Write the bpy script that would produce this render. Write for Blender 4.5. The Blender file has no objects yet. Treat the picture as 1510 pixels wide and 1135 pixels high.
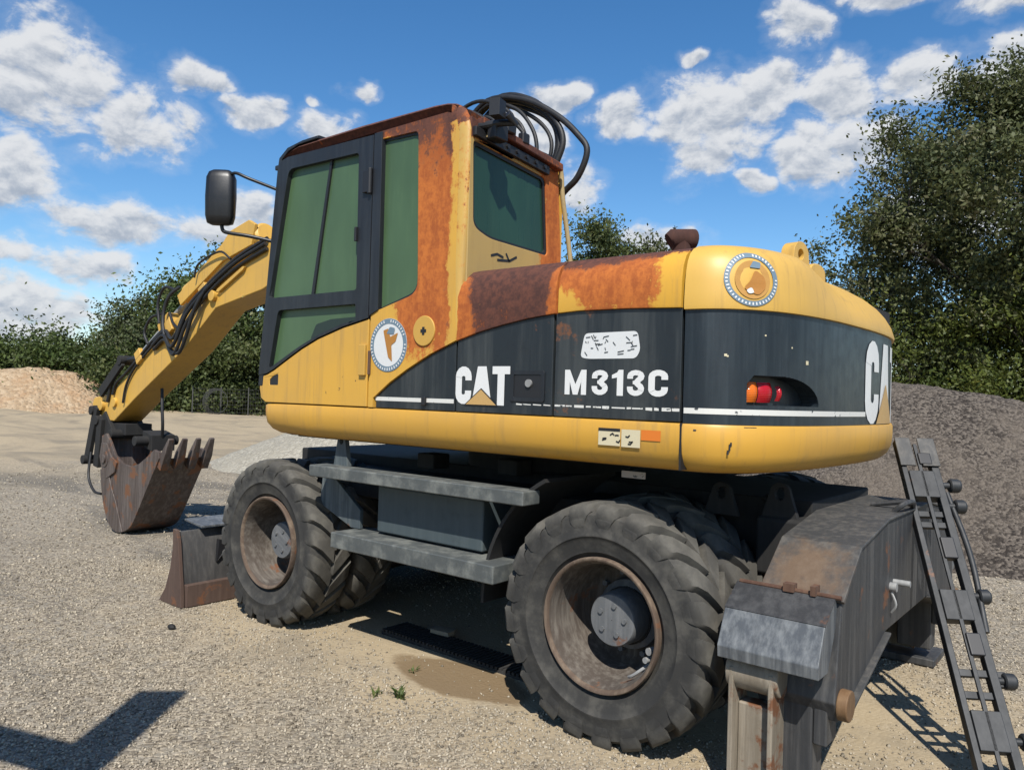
import bpy, bmesh, math, random
import numpy as np
from mathutils import Vector, Matrix
from mathutils.geometry import tessellate_polygon

rnd = random.Random(7)
rng = np.random.default_rng(11)
C = bpy.context.scene.collection
SC = bpy.context.scene
PI = math.pi

# ------------------------------------------------------------------ camera
cd = bpy.data.cameras.new('camera')
cam = bpy.data.objects.new('camera', cd)
C.objects.link(cam)
r_ = Vector((-0.774768, -0.631565, 0.029335))
u_ = Vector((0.013206, 0.030223, 0.999456))
d_ = Vector((0.632108, -0.774733, 0.015075))
cam.matrix_world = Matrix(((r_.x, u_.x, -d_.x, -1.78429), (r_.y, u_.y, -d_.y, 3.99829),
                           (r_.z, u_.z, -d_.z, 1.48350), (0, 0, 0, 1)))
cd.sensor_fit = 'HORIZONTAL'
cd.sensor_width = 36
cd.lens = 36 * 1132.16 / 1510
cd.clip_start = 0.05
cd.clip_end = 3000
SC.camera = cam

# ------------------------------------------------------------------ light
SUN_TRAVEL = Vector((0.52, -0.66, -1.0)).normalized()
SUN_EL = math.asin(-SUN_TRAVEL.z)
SUN_AZ = math.atan2(-SUN_TRAVEL.x, -SUN_TRAVEL.y)
SUN_STRENGTH = 5.0
SKY_STRENGTH = 0.051
SC.view_settings.view_transform = 'Standard'
SC.view_settings.look = 'None'
SC.view_settings.exposure = 0.42
SC.view_settings.gamma = 1.0
SC.view_settings.use_curve_mapping = False

sl = bpy.data.lights.new('sun', 'SUN')
sl.energy = SUN_STRENGTH
sl.angle = math.radians(0.53)
sl.color = (1.0, 0.955, 0.88)
so = bpy.data.objects.new('sun', sl)
C.objects.link(so)
so.rotation_euler = SUN_TRAVEL.to_track_quat('-Z', 'Y').to_euler()
so.location = (-6, 8, 12)


# ------------------------------------------------------------------ node helper
class NT:
    def __init__(s, tree):
        s.t = tree
        tree.nodes.clear()

    def n(s, typ, props=None, ins=None):
        nd = s.t.nodes.new(typ)
        for k, v in (props or {}).items():
            setattr(nd, k, v)
        for k, v in (ins or {}).items():
            s.set(nd.inputs[k], v)
        return nd

    def set(s, sock, v):
        if isinstance(v, bpy.types.NodeSocket):
            s.t.links.new(v, sock)
        elif v is not None:
            if sock.type == 'RGBA' and len(v) == 3:
                v = (*v, 1)
            sock.default_value = v

    def m(s, op, a, b=None, c=None, clamp=False):
        nd = s.t.nodes.new('ShaderNodeMath')
        nd.operation = op
        nd.use_clamp = clamp
        for i, v in enumerate((a, b, c)):
            if v is not None:
                s.set(nd.inputs[i], v)
        return nd.outputs[0]

    def add(s, a, b): return s.m('ADD', a, b)
    def sub(s, a, b): return s.m('SUBTRACT', a, b)
    def mul(s, a, b): return s.m('MULTIPLY', a, b)

    def ss(s, x, a, b, lo=0.0, hi=1.0):
        nd = s.n('ShaderNodeMapRange', {'interpolation_type': 'SMOOTHSTEP'},
                 {0: x, 1: a, 2: b, 3: lo, 4: hi})
        return nd.outputs[0]

    def mix(s, f, a, b):
        nd = s.t.nodes.new('ShaderNodeMix')
        nd.data_type = 'RGBA'
        s.set(nd.inputs[0], f)
        s.set(nd.inputs[6], a)
        s.set(nd.inputs[7], b)
        return nd.outputs[2]

    def mixf(s, f, a, b):
        nd = s.t.nodes.new('ShaderNodeMix')
        s.set(nd.inputs[0], f)
        s.set(nd.inputs[2], a)
        s.set(nd.inputs[3], b)
        return nd.outputs[0]

    def pos(s):
        return s.n('ShaderNodeTexCoord').outputs['Object']

    def xyz(s, v):
        nd = s.n('ShaderNodeSeparateXYZ', None, {0: v})
        return nd.outputs[0], nd.outputs[1], nd.outputs[2]

    def scale(s, v, sc):
        nd = s.n('ShaderNodeVectorMath', {'operation': 'MULTIPLY'}, {0: v, 1: sc})
        return nd.outputs[0]

    def noise(s, v, scale, detail=5, rough=0.6, dist=0.0):
        nd = s.n('ShaderNodeTexNoise', None, {'Vector': v, 'Scale': scale, 'Detail': detail,
                                              'Roughness': rough, 'Distortion': dist})
        return nd.outputs[0]

    def bump(s, h, strength=0.3, dist=0.01):
        return s.n('ShaderNodeBump', None, {'Height': h, 'Strength': strength, 'Distance': dist}).outputs[0]

    def out(s, color, rough=0.6, metal=0.0, normal=None, spec=0.5, trans=None):
        # tones above were matched at exposure 0; scale them to real-world base colours for this exposure
        f = 0.77 if trans is None else 0.95
        if isinstance(color, bpy.types.NodeSocket):
            color = s.scale(color, (f, f, f))
        else:
            color = tuple(c * f for c in color[:3])
        ins = {'Base Color': color, 'Roughness': rough, 'Metallic': metal, 'Specular IOR Level': spec}
        if normal is not None:
            ins['Normal'] = normal
        b = s.n('ShaderNodeBsdfPrincipled', None, ins)
        sh = b.outputs[0]
        if trans is not None:
            tr = s.n('ShaderNodeBsdfTranslucent', None, {'Color': color})
            mx = s.n('ShaderNodeMixShader', None, {0: trans, 1: sh, 2: tr.outputs[0]})
            sh = mx.outputs[0]
        o = s.n('ShaderNodeOutputMaterial')
        s.t.links.new(sh, o.inputs[0])


def newmat(name):
    m = bpy.data.materials.new(name)
    m.use_nodes = True
    return m, NT(m.node_tree)


# ------------------------------------------------------------------ sky with clouds
W = bpy.data.worlds.new('World')
SC.world = W
W.use_nodes = True
k = NT(W.node_tree)
sky = k.n('ShaderNodeTexSky', {'sky_type': 'NISHITA', 'sun_disc': False, 'sun_elevation': SUN_EL,
                               'sun_rotation': SUN_AZ, 'altitude': 100, 'air_density': 1.0,
                               'dust_density': 0.3, 'ozone_density': 3.0})
skycol = k.n('ShaderNodeHueSaturation', None, {'Hue': 0.5, 'Saturation': 1.27, 'Value': 2.15, 'Color': sky.outputs[0]}).outputs[0]
gen = k.n('ShaderNodeTexCoord').outputs['Generated']
gx, gy, gz = k.xyz(gen)
DEG = 180 / PI
az = k.mul(k.m('ARCTAN2', gy, gx), DEG)
el = k.mul(k.m('ARCSINE', gz), DEG)
ae = k.n('ShaderNodeCombineXYZ', None, {0: az, 1: k.mul(el, 1.5), 2: 0.0}).outputs[0]
warpn = k.n('ShaderNodeTexNoise', None, {'Vector': gen, 'Scale': 14.0, 'Detail': 3.0})
wx, wy, wz = k.xyz(warpn.outputs['Color'])
azw = k.add(az, k.mul(k.sub(wx, 0.5), 5.0))
elw = k.add(el, k.mul(k.sub(wy, 0.5), 3.4))
blobs = [(-18.3, 18.5, 5.8, 4.2), (-23.6, 17.2, 4.2, 2.6), (-28, 20.5, 2.6, 1.3), (-31.5, 18.7, 2.8, 1.3),
         (-36, 20.1, .9, .6), (-38.6, 21.2, 1.1, .7), (-36, 18.1, 2.8, 1.7), (-17, 12.4, 4.0, 2.3),
         (-23.5, 10.6, 5.6, 1.8), (-29.5, 10.9, 3.2, 1.5), (-31.6, 12.2, 2, 1.6), (-21.2, 7.9, 3.2, 1.4),
         (-15.5, 8, 3.2, 1.2), (-18.3, 4.6, 6, 2.2), (-54, 22, 2, 1.2), (-52.3, 19.3, 2.6, 2.4),
         (-55.5, 15.3, 2.4, 1.8), (-58.5, 20.2, 2.8, 1.6), (-65, 19.9, 5.4, 3.6), (-68.8, 21.2, 2.6, 1.8),
         (-64.2, 17, 2.6, 2), (-73, 20.6, 4.4, 2.6), (-72, 17.2, 3.6, 2.6), (-75.5, 17.3, 3, 2.2),
         (-67.8, 15.5, 1.7, .9), (-78.5, 21, 3.2, 1.7), (-83, 21.3, 3.5, 1.8), (-70.5, 25.2, 2.2, 1.9),
         (-77, 26.2, 4.2, 1.2), (-84, 24.8, 4, 1.2), (-60.7, 11.8, 3.6, 1.4), (-45, 11, 5, 1.8), (-80, 12, 5, 3),
         (-63, 24, 1.2, .8)]
rs = random.Random(5)
for i in range(13):
    blobs.append((-96 - rs.random() * 84, 6 + rs.random() ** 1.3 * 30, 3 + rs.random() * 4, 1.4 + rs.random() * 2.6))
    blobs.append((-4 + rs.random() * 182, 6 + rs.random() ** 1.3 * 30, 3 + rs.random() * 4, 1.4 + rs.random() * 2.6))
dens = None
num = None
den = None
for a, e, w, h in blobs:
    dx = k.m('MULTIPLY_ADD', azw, 1 / w, -a / w)
    dy = k.m('MULTIPLY_ADD', elw, 1 / h, -e / h)
    v = k.m('SUBTRACT', 1.0, k.m('MULTIPLY_ADD', dx, dx, k.mul(dy, dy)))
    dens = v if dens is None else k.m('MAXIMUM', dens, v)
    vp = k.m('MAXIMUM', v, 0.0)
    num = k.mul(vp, dy) if num is None else k.m('MULTIPLY_ADD', vp, dy, num)
    den = vp if den is None else k.add(den, vp)
dens = k.m('MAXIMUM', dens, -1.1)
fb = k.noise(ae, 0.36, 9, 0.60, 0.2)
fb2 = k.noise(k.n('ShaderNodeVectorMath', {'operation': 'ADD'}, {0: ae, 1: (0.1, 0.9, 0)}).outputs[0], 0.36, 9, 0.60, 0.2)
dd = k.add(dens, k.mul(k.sub(fb, 0.5), 2.9))
alpha = k.ss(dd, -0.05, 0.72)
thin = k.mul(k.ss(dd, -0.6, 0.5), 0.20)
alpha = k.m('MAXIMUM', alpha, thin)
shade = k.m('DIVIDE', num, k.add(den, 0.02))
lit = k.ss(k.add(k.mul(k.sub(fb, fb2), 3.0), k.add(k.mul(shade, 0.38), k.mul(k.sub(0.9, dd), 0.35))), -0.62, 0.42)
ccol = k.mix(lit, (5.6, 6.4, 7.7), (11.4, 11.6, 11.9))
wcol = k.mix(k.mul(alpha, 0.96), skycol, ccol)
bg = k.n('ShaderNodeBackground', None, {'Color': wcol, 'Strength': SKY_STRENGTH})
wo = k.n('ShaderNodeOutputWorld')
W.node_tree.links.new(bg.outputs[0], wo.inputs[0])
W.cycles.sampling_method = 'MANUAL'
W.cycles.sample_map_resolution = 512

# ------------------------------------------------------------------ materials
YEL = (0.70, 0.385, 0.052)
YEL2 = (0.60, 0.36, 0.10)
ORG = (0.36, 0.085, 0.012)
ORG2 = (0.58, 0.165, 0.024)
BRN = (0.060, 0.020, 0.014)


def rust_paint(name, bias, dark, yel=YEL, chip=0.0, rough=0.38):
    """bias, dark: functions (k, x, y, z) -> socket or float"""
    m, k = newmat(name)
    p = k.pos()
    x, y, z = k.xyz(p)
    n1 = k.add(k.mul(k.noise(p, 5.5, 8, 0.68, 0.4), 0.6), k.mul(k.noise(p, 13, 8, 0.7, 0.6), 0.4))
    n2 = k.noise(p, 34, 6, 0.7)
    n3 = k.noise(p, 2.3, 4, 0.55)
    n4 = k.noise(k.scale(p, (26, 26, 1.6)), 1.0, 5, 0.6)
    b = bias(k, x, y, z)
    n5 = k.noise(k.scale(p, (17, 17, 3.0)), 1.0, 6, 0.7)
    r = k.add(b, k.add(k.add(k.mul(k.sub(n1, 0.5), 1.9), k.mul(k.sub(n5, 0.5), 1.0)), k.mul(k.sub(n2, 0.5), 1.1)))
    rm = k.ss(r, 0.46, 0.60)
    edge = k.ss(r, 0.30, 0.52)
    d = k.add(dark(k, x, y, z), k.add(k.mul(k.sub(n3, 0.5), 1.2), k.add(k.mul(k.sub(n2, 0.5), 1.6), k.mul(k.sub(n5, 0.5), 0.8))))
    dm = k.ss(d, 0.35, 0.75)
    ycol = k.mix(k.ss(n3, 0.35, 0.7), yel, tuple(c * 0.86 + 0.02 for c in yel))
    ycol = k.mix(k.mul(k.ss(n4, 0.50, 0.74), 0.42), ycol, (0.34, 0.21, 0.075))
    ycol = k.mix(k.mul(edge, 0.75), ycol, (0.55, 0.20, 0.025))
    rc = k.mix(k.ss(k.add(k.mul(n2, 0.5), k.mul(n5, 0.5)), 0.40, 0.62), ORG, ORG2)
    rc = k.mix(dm, rc, k.mix(k.ss(n2, 0.35, 0.65), BRN, (0.13, 0.042, 0.024)))
    col = k.mix(rm, ycol, rc)
    if chip:
        cn = k.noise(p, 21, 3, 0.5)
        cm = k.ss(cn, 0.745 - chip, 0.765 - chip)
        col = k.mix(cm, col, (0.05, 0.03, 0.02))
    ro = k.mixf(rm, k.mixf(n3, rough, rough + 0.2), 0.85)
    hb = k.add(k.mul(k.mul(n2, rm), 0.5), k.mul(k.sub(1.0, rm), 0.35))
    k.out(col, ro, 0, k.bump(hb, 0.45, 0.004))
    return m


K0 = lambda v: (lambda k, x, y, z: v)
M_yel = rust_paint('yellow_paint', K0(-0.02), K0(0.0), chip=0.005)
M_yel_clean = rust_paint('yellow_counterweight_paint', K0(-0.32), K0(0.0), yel=(0.70, 0.42, 0.080), chip=0.0)
M_stick = rust_paint('yellow_arm_paint', K0(-0.12), K0(0.0), yel=(0.70, 0.405, 0.066), chip=0.0)
M_skirt = rust_paint('yellow_skirt_paint', lambda k, x, y, z: k.ss(z, 1.235, 1.20, -0.12, 0.15), K0(0.0), yel=(0.66, 0.355, 0.045))
M_cab = rust_paint('rusted_cab_paint',
                   lambda k, x, y, z: k.m('MAXIMUM',
                       k.add(k.mul(k.mul(k.ss(x, 0.835, 0.93), k.ss(x, 1.40, 1.12)), k.ss(z, 1.52, 1.86, 0.0, 0.95)),
                             k.mul(k.ss(z, 2.84, 2.89), 1.4)),
                       k.mul(k.ss(z, 1.7, 2.2), 0.22)),
                   lambda k, x, y, z: k.add(k.ss(z, 2.5, 2.95, 0.05, 0.75), k.mul(k.ss(x, 0.95, 0.88), 0.25)))
M_cabrear = rust_paint('rear_post_paint',
                       lambda k, x, y, z: k.add(k.ss(y, 0.72, 0.55, 0.02, 0.85), k.ss(z, 2.70, 2.80, 0, 0.8)),
                       lambda k, x, y, z: k.ss(z, 2.70, 2.80, 0.15, 0.8), yel=(0.50, 0.33, 0.10))
M_roof = rust_paint('rusted_roof', K0(0.95), lambda k, x, y, z: k.ss(y, 1.24, 1.10, 0.95, 0.6))
M_hood1 = rust_paint('rusted_hood', lambda k, x, y, z: k.add(1.0, k.ss(x, 0.80, 0.835, 0, -0.9)),
                     lambda k, x, y, z: k.add(k.mul(k.mul(k.ss(x, 0.82, 0.66), k.ss(x, 0.20, 0.32)), 1.15),
                                              k.add(k.ss(z, 2.04, 2.10, 0.0, 0.75), k.ss(z, 1.86, 1.96, -0.35, 0.0))))
M_hood2 = rust_paint('half_rusted_hood',
                     lambda k, x, y, z: k.add(0.98, k.add(
                         k.mul(k.mul(k.ss(x, 0.02, 0.17), k.ss(z, 2.03, 1.90)), -0.95),
                         k.add(k.mul(k.mul(k.ss(x, -0.20, -0.36), k.ss(z, 2.12, 2.05)), -1.0),
                               k.mul(k.ss(z, 1.93, 1.87), -0.28)))),
                     lambda k, x, y, z: k.add(0.0, k.ss(z, 2.00, 2.10, 0.0, 1.1)), yel=(0.74, 0.40, 0.045))


def streaked(name, base, light, amt=0.5, rough=0.45, rustamt=0.0, bumps=0.2, fs=(34, 34, 1.7), wide=0.35, patch=None):
    m, k = newmat(name)
    p = k.pos()
    x, y, z = k.xyz(p)
    s = k.noise(k.scale(p, fs), 1.0, 6, 0.65)
    s2 = k.noise(k.scale(p, (7, 7, 0.9)), 1.0, 4, 0.6)
    n = k.noise(p, 14, 7, 0.65)
    f = k.mul(k.ss(k.add(k.mul(s, 1.0 - wide), k.mul(s2, wide)), 0.42, 0.66), amt)
    col = k.mix(f, base, light)
    col = k.mix(k.mul(k.ss(n, 0.52, 0.75), 0.35), col, tuple(c * 0.5 for c in base))
    if patch:
        dd_ = k.n('ShaderNodeVectorMath', {'operation': 'DISTANCE'}, {0: k.scale(p, (1, 1, 1)), 1: patch[:3]}).outputs[1]
        pm_ = k.ss(k.add(k.mul(dd_, 1 / patch[3]), k.mul(k.sub(n, 0.5), 1.6)), 1.0, 0.25)
        col = k.mix(k.mul(pm_, 0.55), col, (0.20, 0.115, 0.055))
    if rustamt:
        rn = k.noise(p, 6, 7, 0.65)
        col = k.mix(k.ss(rn, 0.66 - rustamt, 0.74 - rustamt), col, (0.17, 0.07, 0.03))
    k.out(col, k.mixf(n, rough, rough + 0.25), 0, k.bump(n, bumps, 0.004))
    return m


M_band = streaked('dark_band_paint', (0.013, 0.018, 0.022), (0.085, 0.092, 0.088), 0.5, 0.34, 0.03, wide=0.6)
M_band_cw = streaked('dark_counterweight_paint', (0.009, 0.015, 0.021), (0.055, 0.072, 0.082), 0.45, 0.28, wide=0.65)
M_black = streaked('black_frame_paint', (0.012, 0.014, 0.018), (0.035, 0.04, 0.045), 0.5, 0.35)
M_dark = streaked('dark_grimy_steel', (0.011, 0.0105, 0.010), (0.028, 0.026, 0.024), 0.5, 0.7, 0.0)
M_grey = streaked('grey_painted_steel', (0.062, 0.080, 0.088), (0.17, 0.19, 0.188), 0.7, 0.55, 0.03, 0.4)
M_step = streaked('worn_step_steel', (0.080, 0.088, 0.086), (0.30, 0.305, 0.27), 0.6, 0.5, 0.0, 0.5, fs=(9, 9, 9))
M_box = streaked('blue_grey_box_paint', (0.056, 0.076, 0.083), (0.10, 0.122, 0.125), 0.3, 0.5, 0.0, 0.15)
M_stab = streaked('weathered_dark_steel', (0.036, 0.037, 0.039), (0.105, 0.102, 0.098), 0.8, 0.42, 0.04, 0.4)
M_stabtop = streaked('weathered_rusty_top', (0.050, 0.050, 0.049), (0.125, 0.115, 0.10), 0.8, 0.5, 0.0, 0.5, patch=(-0.80, 0.98, 0.85, 0.22))
M_cap = streaked('orange_rust_cap', (0.16, 0.085, 0.035), (0.26, 0.16, 0.075), 0.7, 0.6, 0.05, 0.4)
M_gtop = streaked('dark_guard_top', (0.030, 0.031, 0.033), (0.085, 0.085, 0.085), 0.7, 0.4, 0.03, 0.4)
M_guard = streaked('worn_guard_steel', (0.075, 0.082, 0.09), (0.24, 0.25, 0.25), 0.75, 0.36, 0.02, 0.4)
M_leg = streaked('rusty_leg_steel', (0.20, 0.165, 0.12), (0.36, 0.31, 0.24), 0.8, 0.55, 0.13, 0.4)
M_ladder = streaked('gunmetal_frame', (0.015, 0.017, 0.019), (0.042, 0.044, 0.046), 0.6, 0.45, 0.02)
M_rustedge = streaked('rusty_edge', (0.085, 0.040, 0.024), (0.16, 0.09, 0.055), 0.7, 0.8, 0.1, 0.5)
M_endp = streaked('brown_end_plate', (0.085, 0.050, 0.036), (0.15, 0.10, 0.075), 0.5, 0.7, 0.08, 0.4)
M_bucket = streaked('bucket_steel', (0.070, 0.050, 0.042), (0.17, 0.14, 0.125), 0.85, 0.42, 0.12, 0.5)
M_blade = streaked('blade_steel', (0.062, 0.060, 0.058), (0.14, 0.13, 0.12), 0.7, 0.5, 0.03, 0.4)
M_rim = streaked('rusty_rim', (0.105, 0.070, 0.048), (0.24, 0.18, 0.125), 0.7, 0.75, 0.08, 0.5)
M_dish = streaked('dusty_dish', (0.075, 0.058, 0.045), (0.21, 0.185, 0.155), 0.7, 0.8, 0.04, 0.3)
M_hub = streaked('grey_hub', (0.12, 0.125, 0.13), (0.24, 0.24, 0.24), 0.6, 0.55, 0.02, 0.3)
M_hose = streaked('black_rubber_hose', (0.010, 0.010, 0.011), (0.03, 0.03, 0.03), 0.4, 0.45)
M_beige = streaked('beige_tube', (0.45, 0.33, 0.15), (0.55, 0.45, 0.25), 0.5, 0.5)
M_silver = streaked('bare_steel', (0.26, 0.26, 0.255), (0.45, 0.45, 0.43), 0.5, 0.35)
M_exh = streaked('rusted_exhaust', (0.055, 0.022, 0.016), (0.10, 0.04, 0.025), 0.6, 0.85, 0.1)


def flat(name, col, rough=0.5, wear=0.0, wearcol=(0.05, 0.055, 0.06), ws=40):
    m, k = newmat(name)
    p = k.pos()
    n = k.noise(p, ws, 5, 0.65)
    n2 = k.noise(p, 5, 3, 0.5)
    c = k.mix(k.mul(n2, 0.25), col, tuple(v * 0.75 for v in col))
    if wear:
        c = k.mix(k.ss(n, 0.72 - wear, 0.76 - wear), c, wearcol)
    k.out(c, rough)
    return m


M_white = flat('white_lettering', (0.80, 0.80, 0.78), 0.45, 0.0)
M_stripe = flat('white_stripe', (0.74, 0.73, 0.68), 0.5, 0.10, ws=28)
M_tag = flat('white_tag', (0.74, 0.75, 0.74), 0.5, 0.0)
M_tri = flat('ochre_print', (0.58, 0.36, 0.13), 0.5)
M_blk = flat('black_print', (0.014, 0.014, 0.016), 0.5)
M_blue = flat('faded_blue_print', (0.16, 0.235, 0.30), 0.5)
M_gold = flat('gold_print', (0.52, 0.27, 0.06), 0.5)
M_gold2 = flat('dark_gold_print', (0.46, 0.20, 0.035), 0.5)
M_orange = flat('orange_sticker', (0.75, 0.20, 0.02), 0.5)
M_cream = flat('cream_sticker', (0.68, 0.60, 0.40), 0.5)
M_yd = flat('yellow_knob', (0.62, 0.36, 0.07), 0.5)


def lens(name, col):
    m, k = newmat(name)
    p = k.pos()
    w = k.n('ShaderNodeTexWave', {'wave_type': 'BANDS', 'bands_direction': 'Z'}, {'Vector': p, 'Scale': 45.0}).outputs[1]
    k.out(col, 0.15, 0, k.bump(w, 0.3, 0.002))
    return m


M_amber = lens('amber_lens', (0.75, 0.16, 0.01))
M_red = lens('red_lens', (0.42, 0.006, 0.012))

# dusty green glass
def glass(name, col, rough):
    m, k = newmat(name)
    p = k.pos()
    n = k.noise(k.scale(p, (3, 3, 1.2)), 1.0, 5, 0.55)
    n2 = k.noise(k.scale(p, (40, 40, 3)), 1.0, 4, 0.6)
    c = k.mix(k.ss(n, 0.3, 0.7), tuple(v * 0.84 for v in col), tuple(v * 1.12 for v in col))
    c = k.mix(k.mul(k.ss(n2, 0.5, 0.8), 0.25), c, tuple(v * 1.4 + 0.01 for v in col))
    k.out(c, k.mixf(n2, rough, rough + 0.15), 0, None, 0.45)
    return m


M_glass = glass('dusty_green_glass', (0.072, 0.130, 0.060), 0.30)
M_glassr = glass('dark_green_glass', (0.022, 0.062, 0.036), 0.22)
M_mirror = streaked('mirror_housing', (0.006, 0.006, 0.007), (0.016, 0.016, 0.017), 0.4, 0.30)

# tyre rubber
m, k = newmat('dusty_tyre_rubber')
p = k.pos()
x, y, z = k.xyz(p)
n = k.noise(p, 9, 7, 0.65)
n2 = k.noise(p, 60, 4, 0.6)
rad = k.m('SQRT', k.add(k.mul(x, x), k.mul(z, z)))
dust = k.add(k.mul(k.ss(rad, 0.44, 0.53), 0.5), k.mul(k.ss(n, 0.4, 0.7), 0.55))
c = k.mix(k.m('MULTIPLY', dust, 0.8, clamp=True), (0.036, 0.035, 0.033), (0.150, 0.140, 0.118))
k.out(c, 0.82, 0, k.bump(k.add(n, k.mul(n2, 0.4)), 0.35, 0.004), 0.3)
M_tyre = m

# ground
m, k = newmat('gravel_ground')
p = k.pos()
x, y, z = k.xyz(p)
big = k.noise(p, 0.55, 6, 0.6)
mid = k.noise(p, 2.6, 6, 0.62)
vor = k.n('ShaderNodeTexVoronoi', {'feature': 'F1'}, {'Vector': p, 'Scale': 62.0, 'Randomness': 1.0})
vc = k.n('ShaderNodeSeparateColor', None, {0: vor.outputs['Color']}).outputs[0]
vor2 = k.n('ShaderNodeTexVoronoi', {'feature': 'F1'}, {'Vector': p, 'Scale': 27.0, 'Randomness': 1.0})
vc2 = k.n('ShaderNodeSeparateColor', None, {0: vor2.outputs['Color']}).outputs[1]
fine = k.noise(p, 130, 3, 0.6)
stone = k.mix(vc, (0.120, 0.099, 0.074), (0.49, 0.418, 0.312))
stone = k.mix(k.mul(k.ss(vc2, 0.45, 0.9), 0.5), stone, (0.33, 0.30, 0.245))
sand = k.mix(fine, (0.37, 0.285, 0.175), (0.53, 0.43, 0.28))
# sandy where the machine stands and in the open yard behind it
near = k.m('SQRT', k.add(k.m('POWER', k.mul(k.sub(x, 1.0), 0.45), 2.0), k.m('POWER', k.sub(y, 0.2), 2.0)))
sm = k.ss(k.add(near, k.mul(k.sub(mid, 0.5), 2.2)), 2.0, 0.9)
far = k.ss(k.add(k.m('SQRT', k.add(k.mul(x, x), k.mul(y, y))), k.mul(k.sub(big, 0.5), 14.0)), 9.0, 17.0)
sm = k.m('MAXIMUM', sm, k.mul(far, 0.85))
col = k.mix(k.mul(sm, 0.85), stone, sand)
# darker damp / rutted bands
rut = k.noise(k.scale(p, (0.25, 1.1, 1)), 1.0, 5, 0.6, 0.6)
col = k.mix(k.mul(k.ss(rut, 0.47, 0.62), k.mul(k.ss(x, 1.2, 4.5, 0.20, 0.62), k.sub(1.0, k.mul(far, 0.65)))), col, (0.105, 0.097, 0.085))
col = k.mix(k.mul(k.ss(big, 0.50, 0.66), 0.5), col, (0.165, 0.148, 0.12))
# oil stain by the rear wheel
ox = k.m('POWER', k.mul(k.sub(x, 0.93), 2.1), 2.0)
oy = k.m('POWER', k.mul(k.sub(y, 1.02), 5.0), 2.0)
oil = k.ss(k.add(k.m('SQRT', k.add(ox, oy)), k.mul(k.sub(mid, 0.5), 0.9)), 1.05, 0.85)
col = k.mix(k.mul(oil, 0.75), col, (0.17, 0.11, 0.055))
h = k.add(k.mul(k.sub(0.5, vor.outputs['Distance']), k.mixf(sm, 1.0, 0.25)), k.mul(fine, 0.25))
k.out(col, k.mixf(oil, 0.95, 0.75), 0, k.bump(h, 0.7, 0.012), 0.2)
M_ground = m


def pile_mat(name, a, b, c3, sc):
    m, k = newmat(name)
    p = k.pos()
    n = k.noise(p, 0.7, 7, 0.65)
    v = k.n('ShaderNodeTexVoronoi', None, {'Vector': p, 'Scale': sc})
    vc = k.n('ShaderNodeSeparateColor', None, {0: v.outputs['Color']}).outputs[0]
    f = k.noise(p, sc * 0.45, 6, 0.75)
    f2 = k.noise(p, sc * 0.12, 5, 0.7)
    c = k.mix(k.ss(k.add(k.mul(vc, 0.5), k.mul(f, 0.5)), 0.3, 0.75), a, b)
    c = k.mix(k.mul(k.ss(k.add(n, k.mul(k.sub(f2, 0.5), 0.6)), 0.42, 0.68), 0.7), c, c3)
    k.out(c, 0.95, 0, k.bump(k.add(k.mul(f, 1.0), k.mul(v.outputs['Distance'], -0.6)), 0.9, 1.2 / sc), 0.2)
    return m


M_pile_dark = pile_mat('dark_millings', (0.044, 0.036, 0.030), (0.19, 0.160, 0.130), (0.175, 0.145, 0.115), 42)
M_pile_light = pile_mat('pale_gravel', (0.34, 0.31, 0.25), (0.52, 0.48, 0.39), (0.42, 0.38, 0.30), 22)
M_pile_red = pile_mat('tan_earth', (0.44, 0.315, 0.195), (0.58, 0.44, 0.29), (0.46, 0.275, 0.145), 5)


def leaf_mat(name, a, b, c3):
    m, k = newmat(name)
    at = k.n('ShaderNodeAttribute', {'attribute_name': 'tint'})
    f = at.outputs['Fac']
    c = k.mix(k.ss(f, 0.0, 0.6), a, b)
    c = k.mix(k.ss(f, 0.72, 1.0), c, c3)
    k.out(c, 0.55, 0, None, 0.3, trans=0.28)
    return m


M_leaf_oak = leaf_mat('oak_leaves', (0.040, 0.052, 0.018), (0.092, 0.105, 0.038), (0.155, 0.150, 0.080))
M_leaf_lime = leaf_mat('yellow_green_leaves', (0.050, 0.070, 0.014), (0.095, 0.115, 0.022), (0.15, 0.15, 0.03))
M_leaf_dark = leaf_mat('dark_leaves', (0.038, 0.054, 0.017), (0.080, 0.102, 0.030), (0.135, 0.140, 0.055))
M_leaf_mid = leaf_mat('mid_green_leaves', (0.045, 0.070, 0.016), (0.085, 0.118, 0.030), (0.14, 0.15, 0.05))
M_leaf_grey = leaf_mat('grey_green_leaves', (0.060, 0.075, 0.034), (0.11, 0.13, 0.06), (0.16, 0.16, 0.09))
M_bark = streaked('bark', (0.055, 0.045, 0.036), (0.12, 0.105, 0.085), 0.7, 0.9, 0, 0.6)
M_weed = leaf_mat('weed_blades', (0.05, 0.075, 0.02), (0.085, 0.12, 0.03), (0.15, 0.15, 0.05))
m, k = newmat('limestone_chips')
at = k.n('ShaderNodeAttribute', {'attribute_name': 'tint'})
c = k.mix(at.outputs['Fac'], (0.13, 0.108, 0.080), (0.54, 0.468, 0.355))
k.out(c, 0.9, 0, None, 0.2)
M_chips = m
M_wire = streaked('galvanised_wire', (0.06, 0.06, 0.055), (0.12, 0.12, 0.11), 0.5, 0.6)
M_wood = streaked('old_timber', (0.32, 0.25, 0.17), (0.45, 0.37, 0.27), 0.6, 0.85)
M_rubber = streaked('ribbed_rubber', (0.018, 0.017, 0.016), (0.06, 0.055, 0.05), 0.6, 0.8)


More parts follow.
